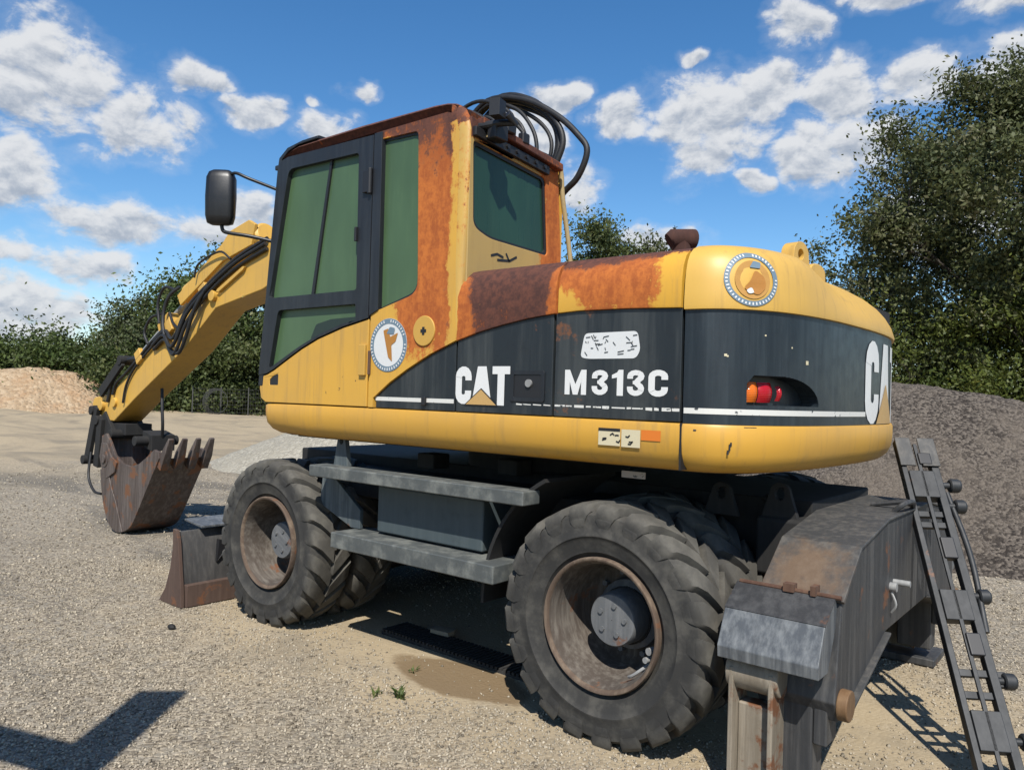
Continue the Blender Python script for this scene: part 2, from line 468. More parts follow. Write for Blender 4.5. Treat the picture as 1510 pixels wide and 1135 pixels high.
# ------------------------------------------------------------------ mesh helper
class MB:
    def __init__(s):
        s.v = []
        s.f = []
        s.mi = []
        s.cur = 0

    def vs(s, pts):
        b = len(s.v)
        s.v.extend([tuple(p) for p in pts])
        return b

    def face(s, idx):
        s.f.append(tuple(idx))
        s.mi.append(s.cur)

    def hexa(s, p):  # 8 points, bottom ring 0-3, top ring 4-7
        b = s.vs(p)
        for q in ((0, 3, 2, 1), (4, 5, 6, 7), (0, 1, 5, 4), (1, 2, 6, 5), (2, 3, 7, 6), (3, 0, 4, 7)):
            s.face([b + i for i in q])
        return s

    def box(s, x0, x1, y0, y1, z0, z1):
        return s.hexa([(x0, y0, z0), (x1, y0, z0), (x1, y1, z0), (x0, y1, z0),
                       (x0, y0, z1), (x1, y0, z1), (x1, y1, z1), (x0, y1, z1)])

    def obox(s, c, ax, ay, az):
        c, ax, ay, az = map(Vector, (c, ax, ay, az))
        P = []
        for sz in (-1, 1):
            for sx, sy in ((-1, -1), (1, -1), (1, 1), (-1, 1)):
                P.append(c + ax * sx + ay * sy + az * sz)
        return s.hexa(P)

    def prism(s, outer, holes, fn, t0, t1):
        """2D polygon (with holes), fn(u, v, t) -> 3D"""
        loops = [outer] + list(holes or [])
        tris = tessellate_polygon([[Vector((u, v, 0)) for u, v in lp] for lp in loops])
        flatp = [q for lp in loops for q in lp]
        n = len(flatp)
        b0 = s.vs([fn(u, v, t0) for u, v in flatp])
        b1 = s.vs([fn(u, v, t1) for u, v in flatp])
        if not holes:
            s.face([b0 + i for i in reversed(range(n))])
            s.face([b1 + i for i in range(n)])
        else:
            for t in tris:
                s.face([b0 + i for i in t])
                s.face([b1 + i for i in reversed(t)])
        o = 0
        for lp in loops:
            L = len(lp)
            for i in range(L):
                j = (i + 1) % L
                s.face([b0 + o + i, b0 + o + j, b1 + o + j, b1 + o + i])
            o += L
        return s

    def flatpoly(s, outer, holes, fn):
        loops = [outer] + list(holes or [])
        tris = tessellate_polygon([[Vector((u, v, 0)) for u, v in lp] for lp in loops])
        flatp = [q for lp in loops for q in lp]
        b = s.vs([fn(u, v) for u, v in flatp])
        for t in tris:
            s.face([b + i for i in t])
        return s

    def grid(s, rows, close_u=False):
        """rows: list of equally long point lists"""
        n = len(rows[0])
        b = s.vs([p for r in rows for p in r])
        for i in range(len(rows) - 1):
            for j in range(n if close_u else n - 1):
                j2 = (j + 1) % n
                s.face([b + i * n + j, b + i * n + j2, b + (i + 1) * n + j2, b + (i + 1) * n + j])
        return b

    def tube(s, path, r, n=10, cap=True):
        path = [Vector(p) for p in path]
        rs = r if isinstance(r, (list, tuple)) else [r] * len(path)
        rows = []
        up = None
        for i, p in enumerate(path):
            t = (path[min(i + 1, len(path) - 1)] - path[max(i - 1, 0)])
            if t.length < 1e-9:
                t = Vector((0, 0, 1))
            t.normalize()
            if up is None:
                up = Vector((0, 0, 1)) if abs(t.z) < 0.9 else Vector((1, 0, 0))
            a = (up - t * up.dot(t))
            if a.length < 1e-6:
                a = t.orthogonal()
            a.normalize()
            up = a
            bb = t.cross(a)
            rows.append([p + (a * math.cos(q * 2 * PI / n) + bb * math.sin(q * 2 * PI / n)) * rs[i] for q in range(n)])
        b = s.grid(rows, True)
        if cap:
            s.face([b + q for q in reversed(range(n))])
            e = b + (len(rows) - 1) * n
            s.face([e + q for q in range(n)])
        return s

    def cyl(s, a, b, r, n=20, r2=None):
        return s.tube([a, b], [r, r if r2 is None else r2], n)

    def lathe(s, prof, n=48, axis='y', c=(0, 0, 0), closed=False):
        rows = []
        for (t, r) in prof:
            row = []
            for q in range(n):
                a = q * 2 * PI / n
                if axis == 'y':
                    row.append((c[0] + r * math.cos(a), c[1] + t, c[2] + r * math.sin(a)))
                elif axis == 'x':
                    row.append((c[0] + t, c[1] + r * math.cos(a), c[2] + r * math.sin(a)))
                else:
                    row.append((c[0] + r * math.cos(a), c[1] + r * math.sin(a), c[2] + t))
            rows.append(row)
        if closed:
            rows.append(rows[0])
        s.grid(rows, True)
        return s

    def mesh(s, name, mats, smooth=None):
        me = bpy.data.meshes.new(name)
        me.from_pydata(s.v, [], s.f)
        for mt in (mats if isinstance(mats, (list, tuple)) else [mats]):
            me.materials.append(mt)
        if s.mi and max(s.mi) > 0:
            me.polygons.foreach_set('material_index', s.mi)
        bm = bmesh.new()
        bm.from_mesh(me)
        bmesh.ops.remove_doubles(bm, verts=bm.verts, dist=1e-5)
        bmesh.ops.recalc_face_normals(bm, faces=bm.faces)
        bm.to_mesh(me)
        bm.free()
        if smooth is not None:
            me.polygons.foreach_set('use_smooth', [True] * len(me.polygons))
            me.set_sharp_from_angle(angle=math.radians(smooth))
        me.update()
        return me


def crom(pts, n=8):
    P = [Vector(p) for p in pts]
    P = [P[0] * 2 - P[1]] + P + [P[-1] * 2 - P[-2]]
    out = []
    for i in range(1, len(P) - 2):
        for j in range(n):
            t = j / n
            a, b, c, d = P[i - 1], P[i], P[i + 1], P[i + 2]
            out.append(0.5 * ((2 * b) + (c - a) * t + (2 * a - 5 * b + 4 * c - d) * t * t + (3 * b - a - 3 * c + d) * t ** 3))
    out.append(P[-2])
    return out


def rpoly(pts, r, n=4):
    """round the corners of a 2D polygon; r number or list"""
    out = []
    L = len(pts)
    for i, p in enumerate(pts):
        rr = r[i] if isinstance(r, (list, tuple)) else r
        p = Vector(p)
        a = Vector(pts[i - 1]) - p
        b = Vector(pts[(i + 1) % L]) - p
        rr = min(rr, a.length * 0.45, b.length * 0.45)
        if rr < 1e-4:
            out.append(tuple(p))
            continue
        a.normalize()
        b.normalize()
        for q in range(n + 1):
            t = q / n
            out.append(tuple((p + a * rr) * (1 - t) ** 2 + p * 2 * t * (1 - t) + (p + b * rr) * t * t))
    return out


def link(name, me, parent=None, bevel=0.0, seg=2, ang=35):
    o = bpy.data.objects.new(name, me)
    C.objects.link(o)
    if parent is not None:
        o.parent = parent
    if bevel:
        md = o.modifiers.new('bevel', 'BEVEL')
        md.width = bevel
        md.segments = seg
        md.limit_method = 'ANGLE'
        md.angle_limit = math.radians(min(35, ang))
        md.harden_normals = True
    return o


def part(name, mb, mats, parent, smooth=None, bevel=0.0):
    if bevel and smooth is None:
        smooth = 35
    return link(name, mb.mesh(name, mats, smooth), parent, bevel, 2, smooth or 35)


def pieces(name, mb, mats, parent, smooth=None, bevel=0.0):
    """every separate piece of the builder becomes an object of its own"""
    par = list(range(len(mb.v)))

    def find(i):
        while par[i] != i:
            par[i] = par[par[i]]
            i = par[i]
        return i
    for f in mb.f:
        a = find(f[0])
        for q in f[1:]:
            par[find(q)] = a
    groups = {}
    for f in mb.f:
        groups.setdefault(find(f[0]), []).append(f)
    for fs in groups.values():
        sub = MB()
        mp = {}
        for f in fs:
            for q in f:
                if q not in mp:
                    mp[q] = len(sub.v)
                    sub.v.append(mb.v[q])
            sub.face([mp[q] for q in f])
        part(name, sub, mats, parent, smooth, bevel)


def thing(name, label, cat, loc=(0, 0, 0), group=None):
    o = bpy.data.objects.new(name, None)
    C.objects.link(o)
    o.location = loc
    o.empty_display_size = 0.2
    tag(o, label, cat, group)
    return o


def tag(o, label, cat, group=None, kind=None):
    o['label'] = label
    o['category'] = cat
    if group:
        o['group'] = group
    if kind:
        o['kind'] = kind
    return o


# ================================================================== GROUND
def hnoise(x, y):
    return (np.sin(x * 1.7 + y * 0.9) + np.sin(x * -0.8 + y * 2.1 + 1.3) + np.sin(x * 3.1 - y * 2.7 + 0.4) * 0.5
            + np.sin(x * 5.3 + y * 4.4 + 2.0) * 0.3)


def ground_z(x, y):
    d = np.sqrt((x - 1.0) ** 2 + y ** 2)
    a = 0.006 + np.clip((d - 3.5) / 30, 0, 1) * 0.07
    b = 0
    for wx in (0.0, 2.4925):
        for wy in (1.045, 0.69, -0.69, -1.045):
            b = b + 0.022 * np.exp(-((x - wx) / 0.26) ** 2 - ((y - wy) / 0.17) ** 2)
    return hnoise(x * 0.8, y * 0.8) * a - 0.004 + b


def axis_coords(c, near, step, farv):
    a = list(np.arange(-near, near + 1e-6, step))
    v, s = near, step
    while v < farv:
        s *= 1.16
        v += s
        a.append(v)
        a.insert(0, -v)
    return np.array(a) + c


gxs = axis_coords(1.0, 8, 0.10, 420)
gys = axis_coords(0.0, 8, 0.10, 420)
GX, GY = np.meshgrid(gxs, gys, indexing='ij')
GZ = ground_z(GX, GY)
co = np.stack([GX, GY, GZ], -1).reshape(-1, 3)
ni, nj = GX.shape
ii, jj = np.meshgrid(np.arange(ni - 1), np.arange(nj - 1), indexing='ij')
b = (ii * nj + jj).ravel()
q = np.stack([b, b + nj, b + nj + 1, b + 1], -1)


def np_mesh(name, co, quads, mat, tint=None, smooth=False):
    me = bpy.data.meshes.new(name)
    nv, nf, kf = len(co), len(quads), quads.shape[1]
    me.vertices.add(nv)
    me.vertices.foreach_set('co', co.astype(np.float32).ravel())
    me.loops.add(nf * kf)
    me.loops.foreach_set('vertex_index', quads.astype(np.int32).ravel())
    me.polygons.add(nf)
    me.polygons.foreach_set('loop_start', np.arange(0, nf * kf, kf, dtype=np.int32))
    if smooth:
        me.polygons.foreach_set('use_smooth', np.ones(nf, bool))
    if tint is not None:
        a = me.attributes.new('tint', 'FLOAT', 'FACE')
        a.data.foreach_set('value', tint.astype(np.float32))
    me.materials.append(mat)
    me.update(calc_edges=True)
    return me


go = link('ground', np_mesh('ground', co, q, M_ground, smooth=True))
go['kind'] = 'structure'

# ------------------------------------------------------------------ loose stone chips near the camera
def chips(name, n, region, size, seed):
    r = np.random.default_rng(seed)
    px, py = region(r, n)
    n = len(px)
    s = size[0] + (size[1] - size[0]) * r.random(n) ** 2.2
    base = np.array([(1, 0, 0), (0, 1, 0), (-1, 0, 0), (0, -1, 0), (0, 0, 1), (0, 0, -1)], float)
    v = base[None] * (0.7 + 0.6 * r.random((n, 6, 1)))
    v = v + r.normal(0, 0.14, (n, 6, 3))
    v[:, :, 2] *= 0.72
    ang = r.random(n) * 2 * PI
    ca, sa = np.cos(ang), np.sin(ang)
    tl = r.normal(0, 0.35, (n, 2))
    x = v[:, :, 0] * ca[:, None] - v[:, :, 1] * sa[:, None]
    y = v[:, :, 0] * sa[:, None] + v[:, :, 1] * ca[:, None]
    z = v[:, :, 2] + x * tl[:, :1] + y * tl[:, 1:]
    co = np.stack([x, y, z], -1) * s[:, None, None]
    co[:, :, 0] += px[:, None]
    co[:, :, 1] += py[:, None]
    co[:, :, 2] += (ground_z(px, py) + s * 0.25)[:, None]
    T = np.array([(0, 1, 4), (1, 2, 4), (2, 3, 4), (3, 0, 4), (1, 0, 5), (2, 1, 5), (3, 2, 5), (0, 3, 5)])
    f = (np.arange(n)[:, None, None] * 6 + T[None]).reshape(-1, 3)
    tint = np.repeat(np.clip(r.normal(0.55, 0.27, n), 0, 1), 8)
    return np_mesh(name, co.reshape(-1, 3), f, M_chips, tint)


def reg(dmin, dmax, power):
    def f(r, n):
        d = dmin + (dmax - dmin) * r.random(n) ** power
        t = np.radians(-50.8 + (r.random(n) - 0.5) * 84)
        x = -1.784 + d * np.cos(t)
        y = 3.998 + d * np.sin(t)
        # thinner on the sand around the machine
        inside = np.exp(-(((x - 1.0) * 0.42) ** 2 + ((y - 0.1) * 0.95) ** 2) ** 2)
        patch = 0.5 + 0.5 * np.sin(x * 2.3 + 1.2 * np.sin(y * 1.9)) * np.sin(y * 2.9 + x)
        oil_ = (np.sqrt(((x - 0.93) * 2.1) ** 2 + ((y - 1.02) * 5.0) ** 2) < 1.15) * 0.8
        keep = r.random(n) > np.clip(oil_ + inside * 0.93 + 0.35 * patch, 0, 0.97)
        return x[keep], y[keep]
    return f


tag(link('gravel', chips('gravel', 180000, reg(1.9, 7.5, 1.15), (0.003, 0.0100), 3)),
    'loose pale limestone chips scattered over the yard', 'gravel', kind='stuff')
tag(link('gravel', chips('gravel', 30000, reg(6.5, 16, 1.0), (0.006, 0.018), 4)),
    'coarser gravel chips farther out across the yard', 'gravel', kind='stuff')


# ------------------------------------------------------------------ piles
def pile(name, ridge, slope, mat, label, x0, x1, y0, y1, step, nz, seed, soft=0.25):
    xs = np.arange(x0, x1, step)
    ys = np.arange(y0, y1, step)
    X, Y = np.meshgrid(xs, ys, indexing='ij')
    H = np.full(X.shape, -9.0)
    for (ax, ay, ah), (bx, by, bh) in zip(ridge, ridge[1:]):
        for t in np.linspace(0, 1, 14):
            cx, cy, ch = ax + (bx - ax) * t, ay + (by - ay) * t, ah + (bh - ah) * t
            d = np.sqrt((X - cx) ** 2 + (Y - cy) ** 2 + soft ** 2) - soft
            H = np.maximum(H, ch - slope * d)
    r = np.random.default_rng(seed)
    nzv = np.zeros(X.shape)
    for o in range(9):
        fx, fy = r.normal(0, 1, 2) * (0.8 * 1.55 ** o)
        nzv += np.sin(X * fx + Y * fy + r.random() * 6) / (1.45 ** o)
    H = H + nz * nzv + r.normal(0, nz * 0.35, X.shape)
    H = np.where(H < -0.25, -0.25, H)
    co = np.stack([X, Y, H], -1).reshape(-1, 3)
    ni, nj = X.shape
    ii, jj = np.meshgrid(np.arange(ni - 1), np.arange(nj - 1), indexing='ij')
    bb = (ii * nj + jj).ravel()
    qd = np.stack([bb, bb + nj, bb + nj + 1, bb + 1], -1)
    hz = co[qd, 2].max(1)
    qd = qd[hz > -0.2]
    o = link(name, np_mesh(name, co, qd, mat, smooth=True))
    return tag(o, label, 'pile')


pile('gravel_pile', [(2.9, -6.9, 1.35), (0.6, -6.6, 1.78), (-1.0, -6.6, 1.52), (-3.5, -6.9, 1.2)], 0.66, M_pile_dark,
     'dark brown heap of crushed asphalt behind the machine at right', -8, 7, -10.5, -2.6, 0.07, 0.028, 1)
pile('gravel_pile', [(10.2, -7.2, 1.42), (11.8, -8.2, 1.3)], 0.42, M_pile_light,
     'pale grey gravel heap beyond the front wheel', 5.5, 17, -13, -3, 0.12, 0.02, 2, 0.5)
pile('earth_pile', [(46.8, -10.6, 2.1), (45.6, -12.6, 2.35), (45.0, -13.8, 2.2)], 0.62, M_pile_red,
     'orange tan earth heap in front of the left trees', 38, 53, -21, -5, 0.2, 0.05, 3, 0.4)
pile('earth_pile', [(46, -7.6, 2.0), (47, -6.5, 1.9)], 0.9, M_pile_dark,
     'dark soil heap left of the orange tan heap', 42, 51, -11, -2, 0.2, 0.05, 4, 0.4)


# ================================================================== TREES
def leaf_mesh(name, centers, spread, per, size, mat, seed, flat_=0.75):
    r = np.random.default_rng(seed)
    cs = np.array([c[:3] for c in centers])
    ct = np.array([c[3] for c in centers])
    n = len(cs) * per
    idx = np.repeat(np.arange(len(cs)), per)
    off = r.normal(0, 1, (n, 3))
    off *= (spread * (0.55 + 0.9 * r.random(len(cs))))[idx][:, None]
    off[:, 2] *= flat_
    p = cs[idx] + off
    a = r.normal(0, 1, (n, 3))
    a /= np.linalg.norm(a, axis=1)[:, None]
    bb = r.normal(0, 1, (n, 3))
    bb -= a * (a * bb).sum(1)[:, None]
    bb /= np.linalg.norm(bb, axis=1)[:, None]
    s = size * (0.55 + 0.9 * r.random(n))[:, None]
    co = np.stack([p + a * s, p + bb * s * 0.5, p - a * s, p - bb * s * 0.5], 1).reshape(-1, 3)
    f = np.arange(n * 4).reshape(-1, 4)
    tint = np.clip(ct[idx] + r.normal(0, 0.15, n), 0, 1)
    return np_mesh(name, co, f, mat, tint)


def make_tree(name, label, x, y, height, radius, mat, seed, clumps=110, per=110, leaf=0.13, trunk_h=0.3, r0=0.22,
              spread=0.55, lobes=None, up=0.55, group=None, wisp=False, cat='tree', base_fill=0, prof=None, nvol=0):
    r = random.Random(seed)
    t = thing(name, label, cat, (x, y, -0.05), group)
    mb = MB()
    H = height
    lean = Vector((r.uniform(-0.08, 0.08), r.uniform(-0.08, 0.08), 0)) * H
    path = [Vector((0, 0, 0)), Vector((0, 0, H * 0.15)) + lean * 0.2, Vector((0, 0, H * trunk_h)) + lean * 0.6,
            Vector((0, 0, H * 0.6)) + lean, Vector((0, 0, H * 0.93)) + lean * 1.2]
    mb.tube(crom(path, 3), [r0 * (1.25 - 1.13 * i / 12) for i in range(13)], 8)
    tips = []
    nl = 12 if not wisp else 16
    for i in range(nl):
        f = trunk_h * 0.8 + (0.9 - trunk_h * 0.8) * (i + r.random() * 0.6) / nl
        z0 = H * f
        o = lean * min(1, f * 1.2) + Vector((0, 0, z0))
        a = i * 2.4 + r.uniform(-0.4, 0.4)
        L = radius * (0.65 + 0.5 * r.random()) * (1.0 - 0.55 * max(0, f - 0.45) / 0.55)
        if wisp:
            L *= 0.7
            rise = 0.9 + r.random() * 0.5
        else:
            rise = up * (0.4 + 0.9 * r.random())
        d = Vector((math.cos(a), math.sin(a), rise))
        p1 = o + d * L * 0.45 + Vector((0, 0, -0.03 * L))
        p2 = o + d * L * 0.8 + Vector((r.uniform(-.1, .1), r.uniform(-.1, .1), 0.05)) * L
        p3 = o + d * L + Vector((r.uniform(-.15, .15), r.uniform(-.15, .15), 0.0)) * L
        rr = r0 * 0.42 * (1 - 0.5 * f)
        lp = crom([o, p1, p2, p3], 3)
        mb.tube(lp, [rr * (1 - 0.85 * q / (len(lp) - 1)) for q in range(len(lp))], 6)
        for q in range(5):
            s0 = lp[3 + int(q * 1.3)]
            dd = (d.normalized() * 0.5 + Vector((r.gauss(0, 1), r.gauss(0, 1), r.gauss(0.25, 0.8))).normalized()).normalized()
            e = s0 + dd * L * r.uniform(0.2, 0.42)
            mb.tube([s0, (s0 + e) / 2 + Vector((0, 0, 0.03 * L)), e], [rr * 0.35, rr * 0.22, rr * 0.07], 5)
            tips.append(e)
            tips.append((s0 + e) / 2)
        tips.append(p3)
        tips.append(p2)
    part('trunk', mb, M_bark, t, 50)
    cl = []
    for i in range(clumps):
        if base_fill and i < clumps * base_fill:
            a = r.random() * 2 * PI
            q = radius * math.sqrt(r.random()) * 0.95
            c = Vector((math.cos(a) * q, math.sin(a) * q, H * (0.03 + 0.42 * r.random())))
        else:
            tp = r.choice(tips)
            c = tp + Vector((r.gauss(0, 0.28), r.gauss(0, 0.28), r.gauss(0.05, 0.22))) * spread * 2
        c.z = max(c.z, spread * 0.5)
        cl.append((c.x, c.y, c.z, r.uniform(0.0, 0.85)))
    if prof:
        zs = [q[0] for q in prof]
        tries = 0
        while nvol > 0 and tries < 60000:
            tries += 1
            z = r.uniform(zs[0], zs[-1])
            rr = float(np.interp(z, zs, [q[1] for q in prof]))
            if r.random() > (rr / 6.5) ** 1.5:
                continue
            a = r.random() * 2 * PI
            rr *= 0.92 + 0.10 * math.sin(3 * a + z * 0.9 + seed) + 0.10 * math.sin(5 * a - z * 1.6)
            q = rr * r.random() ** 0.42
            px_, py_ = q * math.cos(a), q * math.sin(a)
            g = (math.sin(px_ * 1.5 + z * 1.1 + seed) + math.sin(py_ * 1.7 - z * 1.4 + 2.0) + math.sin(px_ * 0.9 - py_ * 1.2 + z * 1.9)
                 + 0.8 * math.sin(px_ * 3.1 + py_ * 2.3 - z * 2.7))
            if g < 0.0:
                continue
            cl.append((px_, py_, z, min(0.95, max(0.0, 0.42 + 0.10 * g + r.uniform(-.38, .38)))))
            nvol -= 1
    link('crown', leaf_mesh('crown', cl, spread, per, leaf, mat, seed), t)
    return t


# big tree at the right, and what grows below and beside it
make_tree('oak_tree', 'tall spreading dark green oak behind the asphalt heap', 1.2, -25.6, 12.3, 4.6, M_leaf_oak, 21,
          clumps=170, per=190, leaf=0.072, trunk_h=0.16, r0=0.30, spread=0.36, up=0.42,
          prof=[(1.6, 3.8), (2.9, 4.2), (4.9, 5.7), (6.5, 6.2), (8.4, 6.0), (9.5, 4.7), (10.5, 3.1), (11.9, 2.0), (13.2, 0.4)], nvol=800)
make_tree('bushy_tree', 'yellow green bushy tree under the right side of the oak', -0.4, -23.0, 6.6, 2.5, M_leaf_lime, 22,
          clumps=150, per=190, leaf=0.062, trunk_h=0.2, r0=0.10, spread=0.42, base_fill=0.35)
make_tree('bushy_tree', 'low olive green bush in front of the oak trunk', 3.3, -22.5, 4.2, 2.3, M_leaf_lime, 23,
          clumps=120, per=200, leaf=0.062, trunk_h=0.2, r0=0.08, spread=0.42, base_fill=0.5)
make_tree('bushy_tree', 'dark bush between the oak and the counterweight', 6.2, -24.5, 4.6, 2.2, M_leaf_dark, 24,
          clumps=110, per=200, leaf=0.062, trunk_h=0.2, r0=0.08, spread=0.45, base_fill=0.5)
# trees seen over the engine hood
make_tree('leafy_tree', 'dark leafy treetop beside the beige grab rail', 21.0, -29.6, 10.8, 2.2, M_leaf_dark, 31,
          clumps=110, per=220, leaf=0.095, trunk_h=0.35, r0=0.2, spread=0.55)
make_tree('leafy_tree', 'sparse treetop just left of the rusty exhaust', 18.0, -31.0, 10.0, 1.9, M_leaf_oak, 32,
          clumps=70, per=170, leaf=0.095, trunk_h=0.35, r0=0.18, spread=0.5)
# row of trees across the yard at the left
row = [
    (52.0, -11.0, 3.1, 2.6, M_leaf_mid, 0.30, 'round green tree at the left edge behind the earth heap', 'leafy_tree', False),
    (49.5, -15.5, 2.9, 2.4, M_leaf_dark, 0.35, 'low dark green tree behind the crest of the earth heap', 'leafy_tree', False),
    (46.0, -17.4, 6.3, 2.6, M_leaf_grey, 0.15, 'wispy grey green tree with thin upright branches', 'wispy_tree', True),
    (48.0, -19.8, 5.2, 2.6, M_leaf_dark, 0.40, 'dark tree behind the wispy grey green tree', 'leafy_tree', False),
    (44.0, -20.4, 7.9, 3.0, M_leaf_mid, 0.35, 'broad green tree behind the middle of the digger arm', 'leafy_tree', False),
    (42.5, -23.6, 9.3, 3.2, M_leaf_dark, 0.35, 'tallest dark tree above the digger arm', 'leafy_tree', False),
    (41.0, -28.5, 8.2, 4.0, M_leaf_dark, 0.40, 'dense dark tree behind the cab', 'leafy_tree', False),
]
for i, (x, y, h, rd, mt, bf, lb, nm, wi) in enumerate(row):
    make_tree(nm, lb, x, y, h, rd, mt, 50 + i, clumps=(130 if not wi else 150), per=(230 if not wi else 70), leaf=(0.125 if not wi else 0.10),
              trunk_h=0.22, r0=0.2, spread=(0.75 if not wi else 0.42), base_fill=bf, wisp=wi)
shr = [(47.0, -14.6, 2.8, 2.6, M_leaf_mid, 'light green scrub right of the earth heap crest'),
       (43.5, -17.4, 3.0, 2.6, M_leaf_dark, 'dark scrub at the foot of the wispy tree'),
       (41.5, -20.4, 3.4, 2.8, M_leaf_dark, 'dark scrub behind the end of the digger arm'),
       (40.0, -23.6, 3.6, 2.8, M_leaf_dark, 'dark scrub behind the wire fence'),
       (38.5, -27.2, 3.6, 3.0, M_leaf_dark, 'dark scrub between the wire fence and the cab')]
for i, (x, y, h, rd, mt, lb) in enumerate(shr):
    make_tree('shrub', lb, x, y, h, rd, mt, 80 + i, clumps=90, per=200, leaf=0.115, trunk_h=0.15, r0=0.07, spread=0.6,
              base_fill=0.6, cat='shrub')

# ------------------------------------------------------------------ wire fence and coil before the trees
fn = thing('wire_fence', 'thin wire fence with pale posts before the dark trees', 'fence', (38.2, -20.0, 0))
fa, fb_ = Vector((0.6, 2.2, 0)), Vector((-3.2, -7.5, 0))
NP = 8
pm = MB()
pm.cyl((0, 0, -0.1), (0, 0, 1.55), 0.035, 8)
pme = pm.mesh('post', M_wire, 40)
for i in range(NP):
    o = link('post', pme, fn)
    o.location = fa.lerp(fb_, i / (NP - 1))
wm = MB()
for j in range(7):
    z = 0.1 + j * 0.22
    wm.tube([fa + Vector((0, 0, z)), fb_ + Vector((0, 0, z))], 0.006, 4)
for i in range(75):
    p = fa.lerp(fb_, i / 74)
    wm.tube([p + Vector((0, 0, 0.05)), p + Vector((0, 0, 1.45))], 0.004, 4)
w = part('wire', wm, M_wire, fn)
cl_ = MB()
for j in range(5):
    rr = 0.62 + 0.03 * j
    cl_.tube([(0.02 * j, rr * math.cos(a * 2 * PI / 40) + 0.02 * j, 0.72 + rr * math.sin(a * 2 * PI / 40)) for a in range(41)], 0.012, 5)
co_ = part('wire_coil', cl_, M_wire, None, 40)
co_.location = (37.6, -18.6, 0)
tag(co_, 'round coil of wire standing against the fence', 'coil')

# ================================================================== EXCAVATOR
EX = thing('wheeled_excavator', 'rusty yellow wheeled excavator with black cab frame and toothed bucket', 'excavator', (0, 0, 0))
XZ = lambda y0: (lambda u, v, t=0.0: (u, y0 + t, v))

# ---- outline of the superstructure (rear), s = arc length from the seam
half = [(-.40, 1.25), (-.50, 1.23), (-.585, 1.175), (-.66, 1.08), (-.715, .96), (-.755, .8), (-.785, .58), (-.80, .3), (-.805, 0)]
outl = half + [(-.79, -.3), (-.745, -.58), (-.66, -.85), (-.53, -1.05), (-.40, -1.15)]
outl = [Vector((x, y, 0)) for x, y in outl]
dense = crom([(-.30, 1.25, 0)] + outl + [(-.25, -1.23, 0)], 10)
dense = [p for p in dense if p.x <= -0.3999]
S = [0.0]
for a, b in zip(dense, dense[1:]):
    S.append(S[-1] + (b - a).length)
STOT = S[-1]


def on_outline(s):
    s = max(0.0, min(STOT, s))
    lo = 0
    hi = len(S) - 1
    while hi - lo > 1:
        md = (lo + hi) // 2
        if S[md] <= s:
            lo = md
        else:
            hi = md
    t = (s - S[lo]) / (S[hi] - S[lo])
    p = dense[lo].lerp(dense[hi], t)
    i0, i1 = max(0, lo - 4), min(len(S) - 1, hi + 4)
    d = dense[i1] - dense[i0]
    n = Vector((d.y, -d.x, 0)).normalized()
    if n.x > 0 and p.x < -0.5:
        n = -n
    if lo < 4:
        n = Vector((0, 1, 0)).lerp(n, lo / 4).normalized()
    return p, n


if on_outline(0.3)[1].y < 0:
    _oo = on_outline
    def on_outline(s):
        p, n = _oo(s)
        return p, -n
CWZ = [1.842, 1.846, 1.86, 1.91, 1.96, 2.00, 2.04, 2.07, 2.095, 2.112, 2.125, 2.132]
CW_SIDE = [0.030, 0.002, 0.0, 0.002, 0.006, 0.012, 0.024, 0.042, 0.072, 0.115, 0.19, 0.34]
CW_REAR = [0.030, 0.002, 0.0, 0.016, 0.045, 0.078, 0.125, 0.175, 0.235, 0.30, 0.36, 0.42]


def cw_inset(s, z):
    f = min(1.0, max(0.0, (s - 0.55) / 0.55))
    f = f * f * (3 - 2 * f)
    return (1 - f) * float(np.interp(z, CWZ[1:], CW_SIDE[1:])) + f * float(np.interp(z, CWZ[1:], CW_REAR[1:]))


BOT_PROF = [(0.25, 1.205), (0.10, 1.205), (0.055, 1.215), (0.025, 1.24), (0.006, 1.28), (0.0, 1.33), (0.0, 1.385), (0.006, 1.397), (0.03, 1.399)]


def prof_inset(prof, z):
    for (d0, z0), (d1, z1) in zip(prof[1:], prof[2:]):
        if z0 <= z <= z1 and z1 > z0:
            return d0 + (d1 - d0) * (z - z0) / (z1 - z0)
    return 0.0


def cw_pt(s, z, off=0.0, inset=0.0):
    p, n = on_outline(s)
    q = p + n * (off - inset)
    return (q.x, q.y, z)


ss_ = [STOT * i / 90 for i in range(91)]
CW = part('counterweight', (lambda mb: (mb.grid([[cw_pt(s, z, -(0.03 if i == 0 else cw_inset(s, z))) for s in ss_] for i, z in enumerate(CWZ)]), mb)[1])(MB()), M_yel_clean, EX, 50)
# lower lip of the counterweight
part('counterweight_lip', (lambda mb: (mb.grid([[cw_pt(s, z, -d) for s in ss_] for d, z in BOT_PROF]), mb)[1])(MB()), M_skirt, CW, 50)


# dark band with a sunk tail lamp pocket
def lamp_depth(s, z):
    s0, s1, z0, z1 = 0.262, 0.705, 1.478, 1.592
    if s < s0 or s > s1 or z < z0:
        return 0.0
    top = z1 if s < 0.42 else z0 + (z1 - z0) * math.sqrt(max(0.0, 1 - ((s - 0.42) / (s1 - 0.42)) ** 2))
    if s < s0 + 0.03:
        top = min(top, z0 + (z1 - z0) * (0.72 + 0.28 * (s - s0) / 0.03))
    return 0.075 if z < top else 0.0


bs = sorted(set([0.24 + i * 0.0025 for i in range(201)] + [STOT * i / 120 for i in range(121)]))
bz = sorted([1.399 + i * 0.0065 for i in range(11)] + [1.470 + i * 0.0022 for i in range(58)] + [1.60 + i * 0.0122 for i in range(20)] + [1.844])
mb = MB()
mb.grid([[cw_pt(s, z, -0.014 - lamp_depth(s, z)) for s in bs] for z in bz])
part('dark_band', mb, M_band_cw, CW, 40)
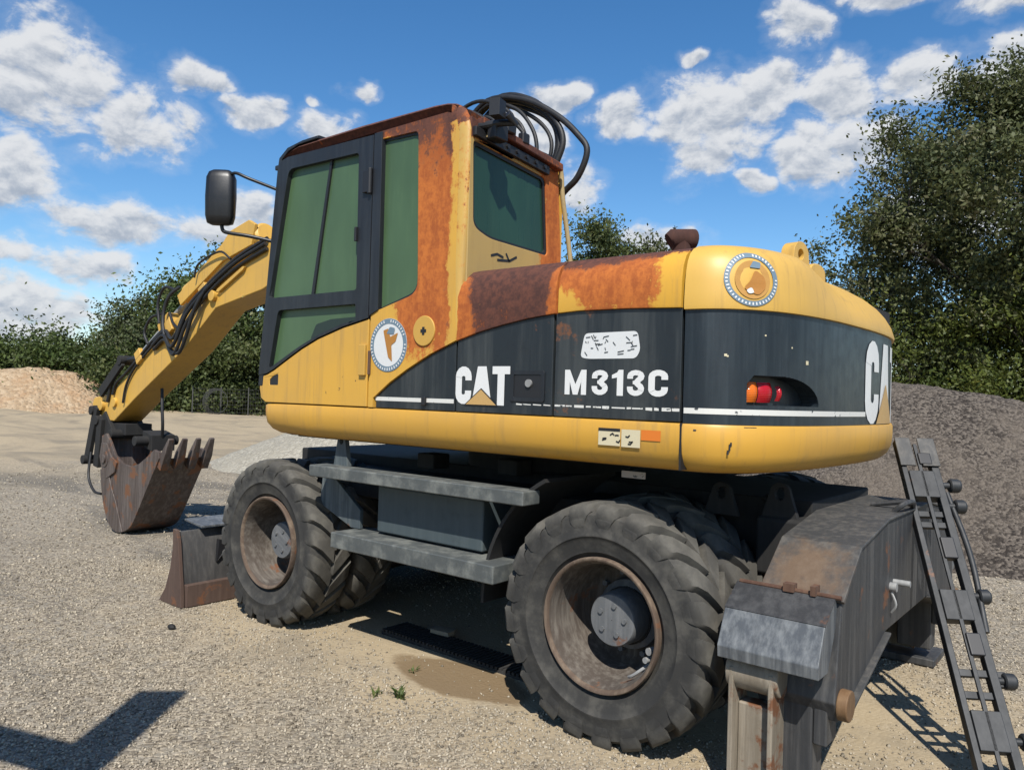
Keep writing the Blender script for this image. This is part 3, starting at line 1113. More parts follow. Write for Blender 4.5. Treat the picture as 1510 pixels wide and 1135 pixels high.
# body core so that nothing is hollow
mb = MB()
mb.box(-0.62, 1.9, -1.0, 0.85, 1.21, 2.05)
part('engine_bay', mb, M_dark, EX)
# lamps
def lens_block(s0, s1, z0, z1, m, depth=0.045):
    mb = MB()
    rows = []
    for i in range(9):
        t = i / 8
        z = z0 + (z1 - z0) * t
        bulge = 0.012 * math.sin(PI * t)
        rows.append([cw_pt(s0 + (s1 - s0) * j / 8, z, -0.014 - depth + bulge + 0.012 * math.sin(PI * j / 8)) for j in range(9)])
    mb.grid(rows)
    o = part('tail_lamp', mb, m, CW, 50)
    return o


lens_block(0.272, 0.334, 1.488, 1.568, M_amber)['label'] = 'amber lens of the tail lamp'
lens_block(0.338, 0.415, 1.488, 1.568, M_red)['label'] = 'red lens of the tail lamp'
lens_block(0.452, 0.480, 1.496, 1.556, M_red, 0.05)['label'] = 'small round red reflector of the tail lamp'
# lifting eye
p0, n0 = on_outline(0.74)
mb = MB()
tdir = Vector((-n0.y, n0.x, 0))
c0 = p0 - n0 * 0.15
def eyefn(u, v, t):
    q = c0 + tdir * u + n0 * t
    return (q.x, q.y, v)
arc = [(0.068 * math.cos(a), 2.128 + 0.058 * math.sin(a)) for a in [PI * i / 14 for i in range(15)]]
hole = [(0.026 * math.cos(a) - 0.005, 2.130 + 0.024 * math.sin(a)) for a in [2 * PI * i / 14 for i in range(14)]]
mb.prism([(0.09, 2.03)] + arc + [(-0.09, 2.03)], [hole], eyefn, -0.03, 0.03)
part('lifting_eye', mb, M_yel_clean, CW, 35, 0.006)
p0, n0 = on_outline(0.95)
mb = MB()
tdir = Vector((-n0.y, n0.x, 0))
c0 = p0 - n0 * 0.16
mb.prism([(0.09, 2.04)] + [(0.085 * math.cos(a), 2.085 + 0.035 * math.sin(a)) for a in [PI * i / 10 for i in range(11)]] + [(-0.09, 2.04)], None, eyefn, -0.05, 0.03)
part('casting_boss', mb, M_yel_clean, CW, 35, 0.006)

# ---- left side skirt with rounded front end, wrapping the platform
front = [(1.6, .36, 0), (2.30, .38, 0), (2.44, .55, 0), (2.495, .85, 0), (2.505, 1.10, 0), (2.49, 1.20, 0), (2.44, 1.243, 0), (2.36, 1.25, 0)]
fpath = crom(front, 6)
npath = []
full = fpath + [Vector((2.36 - (2.36 + .40) * i / 30, 1.25, 0)) for i in range(1, 31)]
mb = MB()
rows = []
for d, z in BOT_PROF:
    row = []
    for i, p in enumerate(full):
        a = full[max(0, i - 1)]
        b = full[min(len(full) - 1, i + 1)]
        t = (b - a).normalized()
        n = Vector((-t.y, t.x, 0))
        # outside is to the left of travel reversed
        n = Vector((t.y, -t.x, 0)) if (Vector((t.y, -t.x, 0)).dot(p - Vector((1.0, 0.4, 0))) > 0) else n
        dd = d
        fz = z
        if p.x > 2.1:
            f = (p.x - 2.1) / 0.4
            dd = d * (1 + 0.9 * f)
        q = p - n * dd
        row.append((q.x, q.y, fz))
    rows.append(row)
mb.grid(rows)
SK = part('side_skirt', mb, M_skirt, EX, 50)
mb = MB()
ring = [cw_pt(STOT * i / 40, 0, 0, 0.16) for i in range(41)]
mb.prism([(2.30, 1.10)] + [(q[0], q[1]) for q in ring] + [(2.30, -1.08)], None, lambda u, v, t: (u, v, 1.196 + t), 0.0, 0.016)
mb.box(0.4, 2.2, -1.23, 0.02, 1.212, 1.62)
part('platform', mb, M_dark, EX)
mb = MB()
mb.box(-0.404, -0.396, 1.10, 1.2515, 1.215, 1.40)
part('seam', mb, M_blk, SK)
mb = MB()
mb.cyl((1.15, 0, 1.05), (1.15, 0, 1.20), 0.52, 40)
part('turntable', mb, M_dark, EX, 40)

# ---- hood and lower panels on the left side
ARC = [(1.425, 1.458), (1.30, 1.536), (1.167, 1.607), (1.0, 1.684), (.824, 1.748), (.68, 1.786), (.53, 1.816), (.38, 1.840), (.237, 1.855), (.1, 1.862), (-.15, 1.860), (-.394, 1.851)]


def arc_z(x):
    for (x0, z0), (x1, z1) in zip(ARC, ARC[1:]):
        if x1 <= x <= x0:
            return z0 + (z1 - z0) * (x - x0) / (x1 - x0)
    return ARC[0][1] if x > ARC[0][0] else ARC[-1][1]


HT = [(0.03, 0.0), (0.002, 0.003), (0.0, 0.012)]
HZ = [(0.002, 1.96), (0.012, 2.02), (0.035, 2.065), (0.075, 2.095), (0.14, 2.112), (0.26, 2.12), (0.5, 2.122)]


def hood_panel(x0, x1, mat, name='hood_panel'):
    mb = MB()
    xs = [x0 + (x1 - x0) * i / 24 for i in range(25)]
    rows = []
    for d, dz in HT:
        rows.append([(x, 1.25 - d, arc_z(x) + dz) for x in xs])
    for d, z in HZ:
        rows.append([(x, 1.25 - d, z) for x in xs])
    # turned-in ends so that the joint reads as a gap
    for r in rows:
        y = r[0][1]
        r.insert(0, (r[0][0] + 0.001, y - 0.03, r[0][2]))
        r.append((r[-1][0] - 0.001, y - 0.03, r[-1][2]))
    mb.grid(rows)
    return part(name, mb, mat, EX, 50)


HP1 = hood_panel(0.822, 0.222, M_hood1)
HP1['label'] = 'hood panel rusted all over'
HP2 = hood_panel(0.208, -0.388, M_hood2)
HP2['label'] = 'half rusted hood panel with yellow paint left'


def band_panel(x0, x1):
    mb = MB()
    n = 16
    pts = [(x0, 1.402), (x1, 1.402)] + [(x1 + (x0 - x1) * i / n, arc_z(x1 + (x0 - x1) * i / n) + 0.002) for i in range(n + 1)]
    mb.prism(pts, None, XZ(1.21), 0.0, 0.027)
    return part('lower_panel', mb, M_band, EX, None, 0.004)


BP0 = band_panel(1.418, 0.832)
BP1 = band_panel(0.822, 0.238)
BP2 = band_panel(0.226, -0.388)
BAND_Y = 1.237
mb = MB()
mb.box(-0.38, 0.80, -1.22, 0.80, 2.0, 2.121)
part('hood_top', mb, M_roof, EX)
mb = MB()
mb.box(-0.38, 1.6, -1.25, -1.22, 1.40, 2.10)
part('right_panel', mb, M_yel, EX)

# ---- stripe, latch, lettering on the band
FX = lambda off: (lambda u, v: (u, BAND_Y + off, v))


def stroke(path, w):
    """ribbon along a 2D path -> list of quads (as 4-point polys)"""
    P = [Vector(p) for p in path]
    L, R = [], []
    for i, p in enumerate(P):
        a = (P[i] - P[i - 1]).normalized() if i > 0 else None
        b = (P[i + 1] - P[i]).normalized() if i < len(P) - 1 else None
        if a is None:
            t = b
            m_ = 1
        elif b is None:
            t = a
            m_ = 1
        else:
            t = (a + b).normalized()
            m_ = 1 / max(0.5, t.dot(b))
        n = Vector((-t.y, t.x))
        L.append(p + n * w / 2 * m_)
        R.append(p - n * w / 2 * m_)
    return [(L[i], L[i + 1], R[i + 1], R[i]) for i in range(len(P) - 1)]


def rr_arc(cx, cy, rx, ry, a0, a1, n=7):
    return [(cx + rx * math.cos(math.radians(a0 + (a1 - a0) * i / n)), cy + ry * math.sin(math.radians(a0 + (a1 - a0) * i / n))) for i in range(n + 1)]


def glyph(ch, w=0.26):
    """quads in a box 0..gw x 0..1; returns (gw, polys)"""
    h = w / 2
    if ch == 'C':
        gw = 0.64
        rx = gw / 2 - h
        path = [(gw - h, 0.63)] + rr_arc(gw / 2, 1 - h - 0.16, rx, 0.16, 0, 180) + \
               rr_arc(gw / 2, h + 0.16, rx, 0.16, 180, 360) + [(gw - h, 0.36)]
        return gw, stroke(path, w)
    if ch == 'M':
        gw = 0.82
        return gw, [[(0, 0), (w * .9, 0), (w * .9, 1), (0, 1)], [(gw - w * .9, 0), (gw, 0), (gw, 1), (gw - w * .9, 1)],
                    [(w * .9, 1), (w * .9, 0.52), (gw / 2 - 0.09, 0.0), (gw / 2, 0.0), (gw / 2, 0.42)],
                    [(gw - w * .9, 0.52), (gw - w * .9, 1), (gw / 2, 0.42), (gw / 2, 0.0), (gw / 2 + 0.09, 0.0)]]
    if ch == '1':
        gw = 0.40
        return gw, [[(gw - w * 1.02, 0), (gw, 0), (gw, 1), (gw - w * 0.75, 1), (gw - w * 1.02, 0.9)], [(0, 0.66), (gw - w * 1.02, 0.70), (gw - w * 1.02, 0.9), (0, 0.80)]]
    if ch == '3':
        gw = 0.60
        rx = gw / 2 - h
        p1 = [(h, 0.66), (h, 0.74)] + rr_arc(gw / 2, 0.75, rx, 0.25 - h, 180, -55, 8) + [(gw / 2 + 0.02, 0.515)]
        p2 = [(gw / 2 + 0.02, 0.515)] + rr_arc(gw / 2, 0.28, rx, 0.28 - h, 60, -180, 9) + [(h, 0.36)]
        return gw, stroke(p1, w * .92) + stroke(p2, w * .92) + [[(gw * .34, .45), (gw * .6, .45), (gw * .6, .58), (gw * .34, .58)]]
    if ch == 'A':
        gw = 0.78
        return gw, [[(0, 0), (0.24, 0), (gw / 2 - 0.0, 0.66), (gw / 2 - 0.0, 1), (gw / 2 - 0.17, 1)],
                    [(gw - 0.24, 0), (gw, 0), (gw / 2 + 0.17, 1), (gw / 2, 1), (gw / 2, 0.66)],
                    [(0.24, 0.36), (gw - 0.24, 0.36), (gw / 2, 0.66)]]
    if ch == 'T':
        gw = 0.66
        return gw, [[(0, 0.80), (gw, 0.80), (gw, 1), (0, 1)], [(gw / 2 - 0.13, 0), (gw / 2 + 0.13, 0), (gw / 2 + 0.13, 0.80), (gw / 2 - 0.13, 0.80)]]


def put_word(word, x0, z0, hgt, wid, fn0, mat, parent, w=0.26, gap=0.09, gaps=None, sub=1):
    tot = 0
    gl = []
    for i, ch in enumerate(word):
        if ch == ' ':
            tot += 0.18
            continue
        gw, polys = glyph(ch, w)
        gl.append((tot, polys))
        tot += gw + (gaps.get(i, gap) if gaps else gap)
    tot -= gap
    sc = wid / tot
    mb = MB()
    cnt = 0
    for o, polys in gl:
        for poly in polys:
            cnt = (cnt + 1) % 9
            fn = (lambda u, v, e=cnt * 0.00012: fn0(u, v, e))
            pts = [(x0 + (o + u) * sc, z0 + v * hgt) for u, v in poly]
            if sub > 1 and len(pts) == 4:
                A, B_, C_, D_ = [Vector(p) for p in pts]
                rows = [[fn(*(A.lerp(D_, i / sub).lerp(B_.lerp(C_, i / sub), j / sub))) for j in range(sub + 1)] for i in range(sub + 1)]
                mb.grid(rows)
            else:
                mb.flatpoly(pts, None, fn)
    return part('lettering', mb, mat, parent), sc


# u grows towards -x (reading direction)
side = lambda off: (lambda u, v, e=0.0: (-u, BAND_Y + off + e, v))
put_word('CAT', -0.825, 1.440, 0.184, 0.345, side(0.002), M_white, BP1, w=0.25, gap=0.015)
mb = MB()
mb.flatpoly([(-0.765, 1.436), (-0.545, 1.436), (-0.655, 1.520)], None, side(0.0045))
part('triangle_mark', mb, M_blk, BP1)
mb = MB()
mb.flatpoly([(-0.752, 1.440), (-0.558, 1.440), (-0.655, 1.513)], None, side(0.006))
part('triangle_mark', mb, M_tri, BP1)
put_word('M313C', -0.168, 1.500, 0.108, 0.502, side(0.002), M_white, BP2, w=0.215, gap=0.13, gaps={0: 0.2})
# torn white tag
tagpoly = rpoly([(-0.09, 1.662), (-0.07, 1.765), (0.19, 1.768), (0.205, 1.69), (0.185, 1.655), (-0.05, 1.655)], 0.02)
mb = MB()
mb.flatpoly(tagpoly, None, side(0.002))
TG = part('tag_sticker', mb, M_tag, BP2)
mb = MB()
r2 = random.Random(3)
for i in range(30):
    u = -0.07 + 0.25 * r2.random()
    v = 1.667 + 0.092 * r2.random()
    L = r2.uniform(0.012, 0.035)
    a = r2.choice((0.2, 1.3, 2.0, 0.05)) + r2.uniform(-.2, .2)
    for qd in stroke([(u, v), (min(0.19, u + L * math.cos(a)), min(1.763, max(1.66, v + L * 0.6 * math.sin(a))))], 0.0035):
        mb.flatpoly(qd, None, side(0.004))
part('tag_scuffs', mb, M_band, TG)['kind'] = 'stuff'

# white stripe, broken where it has worn off
mb = MB()
mb.flatpoly([(-1.418, 1.441), (-0.836, 1.441), (-0.836, 1.462), (-1.418, 1.462)], None, side(0.0015))
part('white_stripe', mb, M_stripe, BP0)
mb = MB()
u = -0.44
r3 = random.Random(9)
while u < -0.245:
    w = r3.uniform(0.02, 0.05)
    h = r3.uniform(0.003, 0.009)
    mb.flatpoly([(u, 1.449 - h / 2), (min(u + w, -0.24), 1.448 - h / 2), (min(u + w, -0.24), 1.449 + h / 2), (u, 1.451 + h / 2)], None, side(0.0015))
    u += w + r3.uniform(0.004, 0.02)
part('white_stripe', mb, M_stripe, BP1)
mb = MB()
u = -0.22
while u < 0.36:
    w = r3.uniform(0.02, 0.07)
    h = r3.uniform(0.004, 0.012) + (0.006 if u > 0.2 else 0)
    mb.flatpoly([(u, 1.449 - h / 2), (min(u + w, 0.386), 1.449 - h / 2 + r3.uniform(-.002, .002)), (min(u + w, 0.386), 1.450 + h / 2), (u, 1.450 + h / 2)], None, side(0.0015))
    u += w + r3.uniform(0.003, 0.014)
part('white_stripe', mb, M_stripe, BP2)
mb = MB()
sl_ = [0.004 + 1.27 * i / 60 for i in range(61)]
mb.grid([[cw_pt(s, z, -0.012) for s in sl_] for z in (1.438, 1.460)])
part('white_stripe', mb, M_stripe, CW)
# rear word (runs round the back)
put_word('CAT', 1.262, 1.402, 0.40, 0.80, lambda u, v, e=0.0: cw_pt(u, v, -0.0115 + e), M_white, CW, w=0.25, gap=0.03, sub=3)
mb = MB()
mb.grid([[cw_pt(1.262 + 0.40 + (s - 0.5) * 0.42 * (1 - t), 1.402 + 0.20 * t, -0.008) for s in [i / 10 for i in range(11)]] for t in [j / 6 for j in range(7)]])
part('triangle_mark', mb, M_tri, CW)

mb = MB()
for s0, s1, z0, z1 in ((0.245, 0.30, 1.386, 1.392), (0.295, 0.36, 1.384, 1.3885), (0.05, 0.062, 1.372, 1.382), (0.185, 0.192, 1.30, 1.325), (0.178, 0.186, 1.285, 1.302), (0.19, 0.197, 1.318, 1.332)):
    mb.grid([[cw_pt(s0 + (s1 - s0) * i / 4, z, 0.002 - (0.004 if z > 1.38 else 0.0)) for i in range(5)] for z in (z0, z1)])
pieces('scrape_mark', mb, M_blk, CW)
mb = MB()
for s0, z0, q in ((0.168, 1.668, 0.006), (0.60, 1.655, 0.010), (0.176, 1.664, 0.004), (0.34, 1.75, 0.004), (0.49, 1.71, 0.004)):
    mb.grid([[cw_pt(s0 + q * i, z0 + q * j * 0.8, -0.0125) for i in (-1, 0, 1)] for j in (-1, 0, 1)])
pieces('paint_chip', mb, M_cream, CW)
# door latch on the panel
mb = MB()
mb.prism(rpoly([(0.474, 1.462), (0.474, 1.604), (0.278, 1.604), (0.278, 1.462)], 0.012), [rpoly([(0.455, 1.480), (0.455, 1.586), (0.297, 1.586), (0.297, 1.480)], 0.008)], XZ(BAND_Y), -0.01, 0.006)
LT = part('latch_frame', mb, M_black, BP1, None, 0.002)
mb = MB()
mb.box(0.297, 0.455, BAND_Y - 0.012, BAND_Y + 0.002, 1.480, 1.586)
part('latch_plate', mb, M_blk, BP1)
mb = MB()
mb.cyl((0.366, BAND_Y, 1.546), (0.366, BAND_Y + 0.012, 1.546), 0.018, 16)
part('lock', mb, M_silver, BP1, 40)
mb = MB()
mb.box(1.026, 1.052, BAND_Y, BAND_Y + 0.018, 1.425, 1.468)
part('rubber_stop', mb, M_blk, BP0, None, 0.004)

# skirt stickers
sk = lambda off: (lambda u, v: (-u, 1.25 + off, v))
mb = MB()
mb.flatpoly([(0.022, 1.292), (0.128, 1.292), (0.128, 1.364), (0.022, 1.364)], None, sk(0.002))
mb.flatpoly([(0.134, 1.290), (0.222, 1.290), (0.222, 1.362), (0.134, 1.362)], None, sk(0.002))
part('warning_sticker', mb, M_cream, SK)
mb = MB()
mb.flatpoly([(0.022, 1.352), (0.128, 1.352), (0.128, 1.364), (0.022, 1.364)], None, sk(0.0035))
for i in range(9):
    u = 0.034 + 0.17 * r3.random()
    v = 1.30 + 0.035 * r3.random()
    if abs(u - 0.131) < 0.02:
        continue
    for qd in stroke([(u, v), (u + 0.012, v + r3.uniform(-.006, .008)), (u + 0.02, v + r3.uniform(0, .01))], 0.006):
        mb.flatpoly(qd, None, sk(0.0035))
part('sticker_print', mb, M_blk, SK)['kind'] = 'stuff'
mb = MB()
mb.flatpoly([(0.226, 1.322), (0.314, 1.322), (0.314, 1.364), (0.226, 1.364)], None, sk(0.002))
part('warning_sticker', mb, M_orange, SK)['label'] = 'orange warning sticker'
mb = MB()
mb.flatpoly(rpoly([(-2.448, 1.345), (-2.395, 1.345), (-2.395, 1.372), (-2.448, 1.372)], 0.004), None, lambda u, v: (-u, 1.2515 - max(0, -u - 2.36) * 0.12, v))
part('reflector', mb, M_orange, SK)


# round emblems
def emblem(fn, parent, faded):
    def disc(r, cx=0, cy=0, n=40, sx=1, sy=1):
        return [(cx + r * sx * math.cos(2 * PI * i / n), cy + r * sy * math.sin(2 * PI * i / n)) for i in range(n)]

    def fill(poly, off, mat, name, holes=None):
        mb = MB()
        mb.flatpoly(poly, holes, lambda u, v: fn(u, v, off))
        part(name, mb, mat, parent)
    if not faded:
        fill(disc(1.0), 0.002, M_tag, 'emblem_disc')
    mb = MB()
    N = 52
    for i in range(N):
        a0, a1 = 2 * PI * i / N, 2 * PI * (i + 1) / N
        mb.flatpoly([(0.80 * math.cos(a0), 0.80 * math.sin(a0)), (0.99 * math.cos(a0), 0.99 * math.sin(a0)),
                     (0.99 * math.cos(a1), 0.99 * math.sin(a1)), (0.80 * math.cos(a1), 0.80 * math.sin(a1))], None, lambda u, v: fn(u, v, 0.0032))
    part('emblem_ring', mb, M_blue, parent)
    mb = MB()
    rr = random.Random(2)
    for i in range(44):
        a = 2 * PI * i / 44
        if rr.random() < 0.2:
            continue
        w = 0.03
        r0, r1 = 0.84 + rr.random() * 0.03, 0.95
        mb.flatpoly([(r0 * math.cos(a - w), r0 * math.sin(a - w)), (r1 * math.cos(a - w), r1 * math.sin(a - w)),
                     (r1 * math.cos(a + w), r1 * math.sin(a + w)), (r0 * math.cos(a + w), r0 * math.sin(a + w))], None, lambda u, v: fn(u, v, 0.0045))
    part('emblem_ticks', mb, M_tag, parent)['kind'] = 'stuff'
    if faded:
        fill(disc(0.70, 0.02, -0.02, sx=0.92), 0.0032, M_gold, 'emblem_disc')
        fill(rpoly([(-0.35, -0.35), (-0.1, -0.1), (0.1, 0.35), (0.45, 0.1), (0.5, -0.3), (0.2, -0.6)], 0.15), 0.0042, M_gold2, 'emblem_shape')
        fill(rpoly([(-0.25, -0.42), (-0.05, -0.3), (0.05, -0.5), (-0.15, -0.55)], 0.08), 0.005, M_tag, 'emblem_shape')
    else:
        fill(rpoly([(-0.28, 0.55), (0.0, 0.62), (0.10, 0.30), (0.52, 0.45), (0.40, 0.12), (0.18, 0.0), (0.24, -0.62), (0.02, -0.45)], 0.05), 0.0042, M_gold2, 'emblem_shape')
    fill(rpoly([(-0.10, 0.42), (0.08, 0.68), (0.36, 0.62), (0.30, 0.40)], 0.06), 0.005, M_blue, 'emblem_shape')


# ---- cab
CAB = thing_cab = None
mb = MB()
mb.prism([(2.46, 1.41), (2.50, 1.56), (2.36, 2.86), (2.28, 2.91), (0.86, 2.88), (0.83, 1.41)], None, XZ(0.45), 0.0, 0.765)
CAB = part('cab', mb, M_blk, EX)
# lower door panel and rear side panel
DA = [(2.505, 1.56), (2.43, 1.578), (2.355, 1.606), (2.22, 1.668), (2.08, 1.730), (1.922, 1.787), (1.70, 1.844), (1.482, 1.884)]
mb = MB()
mb.prism([(1.482, 1.404), (2.44, 1.404), (2.495, 1.43), (2.512, 1.49)] + DA, [rpoly([(2.405, 1.512), (2.405, 1.545), (2.36, 1.572), (2.318, 1.58), (2.318, 1.512)], 0.008)], XZ(1.212), 0.0, 0.038)
part('door_panel', mb, M_yel, CAB, None, 0.005)
mb = MB()
mb.box(2.30, 2.42, 1.215, 1.247, 1.50, 1.59)
part('vent', mb, M_blk, CAB)
win_s = rpoly([(1.424, 2.862), (1.135, 2.852), (1.104, 2.005), (1.416, 1.927)], [0.02, 0.03, 0.07, 0.02])
mb = MB()
mb.prism([(1.466, 1.404), (1.428, 1.404), (1.428, 1.455)] + [(x, z + 0.004) for x, z in ARC[1:5]] +
         [(.842, 2.14), (.842, 2.78), (.87, 2.885), (.93, 2.905), (1.466, 2.905)], [win_s], XZ(1.212), 0.0, 0.038)
RSP = part('rear_side_panel', mb, M_cab, CAB)
# rounded rear corner post
mb = MB()
rows = []
for z, xc in ((1.752, .822), (2.14, .795), (2.55, .788), (2.80, .786), (2.86, .796), (2.905, .822), (2.935, .868)):
    row = []
    for i in range(9):
        a = PI / 2 * i / 8
        w = (0.843 if z > 2.1 else 0.826) - xc if z < 2.83 else 0.90 - xc
        w = max(0.004, w)
        row.append((xc + w - w * math.sin(a), 1.2495 - 0.026 + 0.026 * math.cos(a), z))
    rows.append(row)
mb.grid(rows)
part('corner_post', mb, rust_paint('corner_post_paint', lambda k, x, y, z: k.add(k.ss(z, 2.0, 2.4, 0.10, 0.33), k.ss(z, 2.78, 2.88, 0, 0.5)), K0(0.55), yel=(0.62, 0.38, 0.08)), CAB, 60)
# black strip at the side window's front edge
mb = MB()
mb.prism([(1.474, 1.90), (1.401, 1.931), (1.410, 2.90), (1.474, 2.90)], None, XZ(1.2255), 0.0, 0.033)
part('window_strip', mb, M_black, CAB, None, 0.002)
# seal round the side window
mb = MB()
inner = [(1.31 + (x - 1.27) * 0.0 + (x - 1.31), z) for x, z in win_s]
def shrink(poly, d):
    cx = sum(p[0] for p in poly) / len(poly)
    cy = sum(p[1] for p in poly) / len(poly)
    w = max(p[0] for p in poly) - min(p[0] for p in poly)
    h = max(p[1] for p in poly) - min(p[1] for p in poly)
    return [(cx + (x - cx) * (1 - 2 * d / w), cy + (y - cy) * (1 - 2 * d / h)) for x, y in poly]
mb.prism(shrink(win_s, -0.001), [shrink(win_s, 0.014)], XZ(1.225), 0.0, 0.012)
part('window_seal', mb, M_blk, CAB)
mb = MB()
mb.prism(shrink(win_s, 0.004), None, XZ(1.218), 0.0, 0.012)
part('side_window', mb, M_glass, CAB)
# door frame
w1 = rpoly([(2.268, 2.835), (1.604, 2.818), (1.589, 2.050), (2.432, 2.052)], [0.05, 0.02, 0.02, 0.03])
w3 = rpoly([(2.330, 1.972), (1.592, 1.972), (1.588, 1.882), (1.70, 1.866), (1.922, 1.810), (2.12, 1.738), (2.25, 1.682), (2.410, 1.612)], [0.03, 0.01, 0.01, 0.02, 0.05, 0.05, 0.05, 0.02])
mb = MB()
mb.prism([(2.520, 1.572)] + [(x, z + 0.006) for x, z in DA[1:]] + [(1.482, 2.895), (2.28, 2.912), (2.345, 2.90), (2.385, 2.86)], [w1, w3], XZ(1.205), 0.0, 0.052)
DF = part('door_frame', mb, M_black, CAB, None, 0.006)
mb = MB()
mb.prism(shrink(w1, -0.01), None, XZ(1.214), 0.0, 0.012)
part('door_window', mb, M_glass, CAB)
mb = MB()
mb.prism(shrink(w3, -0.008), None, XZ(1.214), 0.0, 0.012)
part('door_window', mb, M_glass, CAB)
mb = MB()
mb.prism([(1.884, 2.83), (1.864, 2.83), (2.000, 2.05), (2.026, 2.05)], None, XZ(1.226), 0.0, 0.012)
part('window_mullion', mb, M_blk, CAB)
# armrest shape behind the lower pane is seen as a dark outline on it
mb = MB()
mb.prism(rpoly([(2.03, 1.79), (1.98, 1.875), (1.84, 1.90), (1.60, 1.905), (1.60, 1.885), (1.72, 1.86), (1.92, 1.812)], 0.015), None, XZ(1.2262), 0.0, 0.003)
part('armrest', mb, flat('armrest_green_black', (0.016, 0.030, 0.022), 0.4), CAB)
# hinges and handle
mb = MB()
mb.box(1.493, 1.545, 1.257, 1.275, 2.58, 2.70)
mb.cyl((1.489, 1.268, 2.57), (1.489, 1.268, 2.71), 0.014, 10)
part('hinge', mb, M_blk, CAB, None, 0.003)
mb = MB()
mb.box(1.487, 1.540, 1.250, 1.268, 1.575, 1.745)
part('hinge', mb, M_yd, CAB, None, 0.004)
mb = MB()
mb.box(1.452, 1.468, 1.250, 1.263, 1.58, 1.71)
part('hinge', mb, M_rustedge, CAB, None, 0.003)
mb = MB()
mb.box(1.590, 1.606, 1.257, 1.272, 2.32, 2.40)
part('door_handle', mb, M_blk, CAB, None, 0.003)
# round filler boss with a cross slot
mb = MB()
mb.cyl((1.045, 1.245, 1.805), (1.045, 1.258, 1.805), 0.078, 32)
part('filler_boss', mb, M_yd, CAB, 40, 0.004)
mb = MB()
mb.box(1.025, 1.065, 1.256, 1.260, 1.797, 1.813)
mb.box(1.037, 1.053, 1.2565, 1.2605, 1.785, 1.825)
part('cross_slot', mb, M_blk, CAB)
emblem(lambda u, v, off: (1.315 - u * 0.145, 1.25 + off, 1.738 + v * 0.143), CAB, False)
emblem(lambda u, v, off: cw_pt(0.268 + u * 0.118, 1.965 + v * 0.108, off - cw_inset(0.268 + u * 0.118, 1.965 + v * 0.108)), CW, True)
# rear face: YZ polygon at x
YZ = lambda x0: (lambda u, v, t=0.0: (x0 + t, u, v))
win_r = rpoly([(1.205, 2.752), (0.605, 2.702), (0.565, 2.275), (1.06, 2.285), (1.188, 2.325)], [0.03, 0.03, 0.03, 0.05, 0.05])
mb = MB()
mb.prism([(1.226, 2.0), (1.226, 2.865), (0.60, 2.79), (0.485, 2.77), (0.41, 2.0)], [win_r], YZ(0.787), 0.0, 0.04)
RF = part('rear_panel', mb, M_cabrear, CAB, None, 0.005)
mb = MB()
mb.prism(shrink(win_r, -0.002), [shrink(win_r, 0.016)], YZ(0.795), 0.0, 0.02)
part('window_seal', mb, M_blk, CAB)
mb = MB()
mb.prism(shrink(win_r, 0.004), None, YZ(0.806), 0.0, 0.012)
part('rear_window', mb, M_glassr, CAB)
mb = MB()
mb.prism([(1.215, 2.768), (1.215, 2.815), (0.60, 2.765), (0.60, 2.716)], None, YZ(0.762), 0.0, 0.024)
part('rear_trim', mb, M_blk, CAB, None, 0.004)
for i in range(6):
    y = 1.05 - i * 0.08
    mb = MB()
    mb.cyl((0.752, y, 2.782 - (1.05 - y) * 0.085), (0.775, y, 2.782 - (1.05 - y) * 0.085), 0.012, 8)
    part('bolt', mb, M_blk, CAB, 40)
# scratches on the lower rear panel
mb = MB()
for pth in ([(1.05, 2.20), (1.00, 2.215), (0.95, 2.205)], [(1.0, 2.185), (0.9, 2.195), (0.84, 2.225)], [(0.93, 2.23), (0.90, 2.19)]):
    for qd in stroke(pth, 0.012):
        mb.flatpoly(qd, None, lambda u, v: (0.785, u, v))
pieces('scrape_marks', mb, M_blk, CAB)
# right post, roof, front
mb = MB()
mb.box(0.80, 2.30, 0.42, 0.445, 1.45, 2.80)
part('right_side_panel', mb, M_yel, CAB)
mb = MB()
roofp = [(2.385, 2.865), (2.36, 2.915), (2.28, 2.955), (2.19, 2.975), (1.6, 2.978), (1.03, 2.966), (0.94, 2.958), (0.88, 2.943), (0.86, 2.93), (0.87, 2.90), (0.93, 2.90), (1.466, 2.906), (2.26, 2.915), (2.34, 2.895)]
ys = [1.225, 1.248, 1.253, 1.24, 1.20, 0.80, 0.44]
rows = []
for y, sc_, dz in ((1.215, 0.0, -0.005), (1.240, 0.55, 0.0), (1.2485, 0.6, 0.0), (1.235, 0.92, 0.0), (1.19, 1.0, 0.0), (0.8, 1.0, -0.03), (0.42, 1.0, -0.075)):
    rows.append([(x, y, 2.905 + (z - 2.905) * (1 if z < 2.91 else (0.35 + 0.65 * sc_)) + dz) for x, z in roofp])
mb.grid(rows, True)
part('roof', mb, M_roof, CAB, 45)
mb = MB()
mb.prism([(2.40, 2.85), (2.385, 2.925), (2.30, 2.975), (2.15, 2.993), (2.0, 2.992), (2.0, 2.977), (2.19, 2.974), (2.29, 2.952), (2.355, 2.91), (2.37, 2.85)], None, XZ(0.45), 0.0, 0.80)
part('front_visor', mb, M_black, CAB, None, 0.004)
mb = MB()
mb.box(2.0, 2.13, 1.10, 1.24, 2.985, 3.0)
mb.box(2.43, 2.52, 1.13, 1.19, 2.885, 2.915)
mb.box(2.38, 2.44, 1.13, 1.19, 2.86, 2.90)
pieces('visor_bracket', mb, M_black, CAB, None, 0.006)
mb = MB()
mb.hexa([(2.50, .50, 1.50), (2.53, .50, 1.50), (2.53, 1.19, 1.50), (2.50, 1.19, 1.50), (2.36, .50, 2.88), (2.40, .50, 2.88), (2.40, 1.19, 2.88), (2.36, 1.19, 2.88)])
part('windscreen', mb, M_glass, CAB, None, 0.01)
mb = MB()
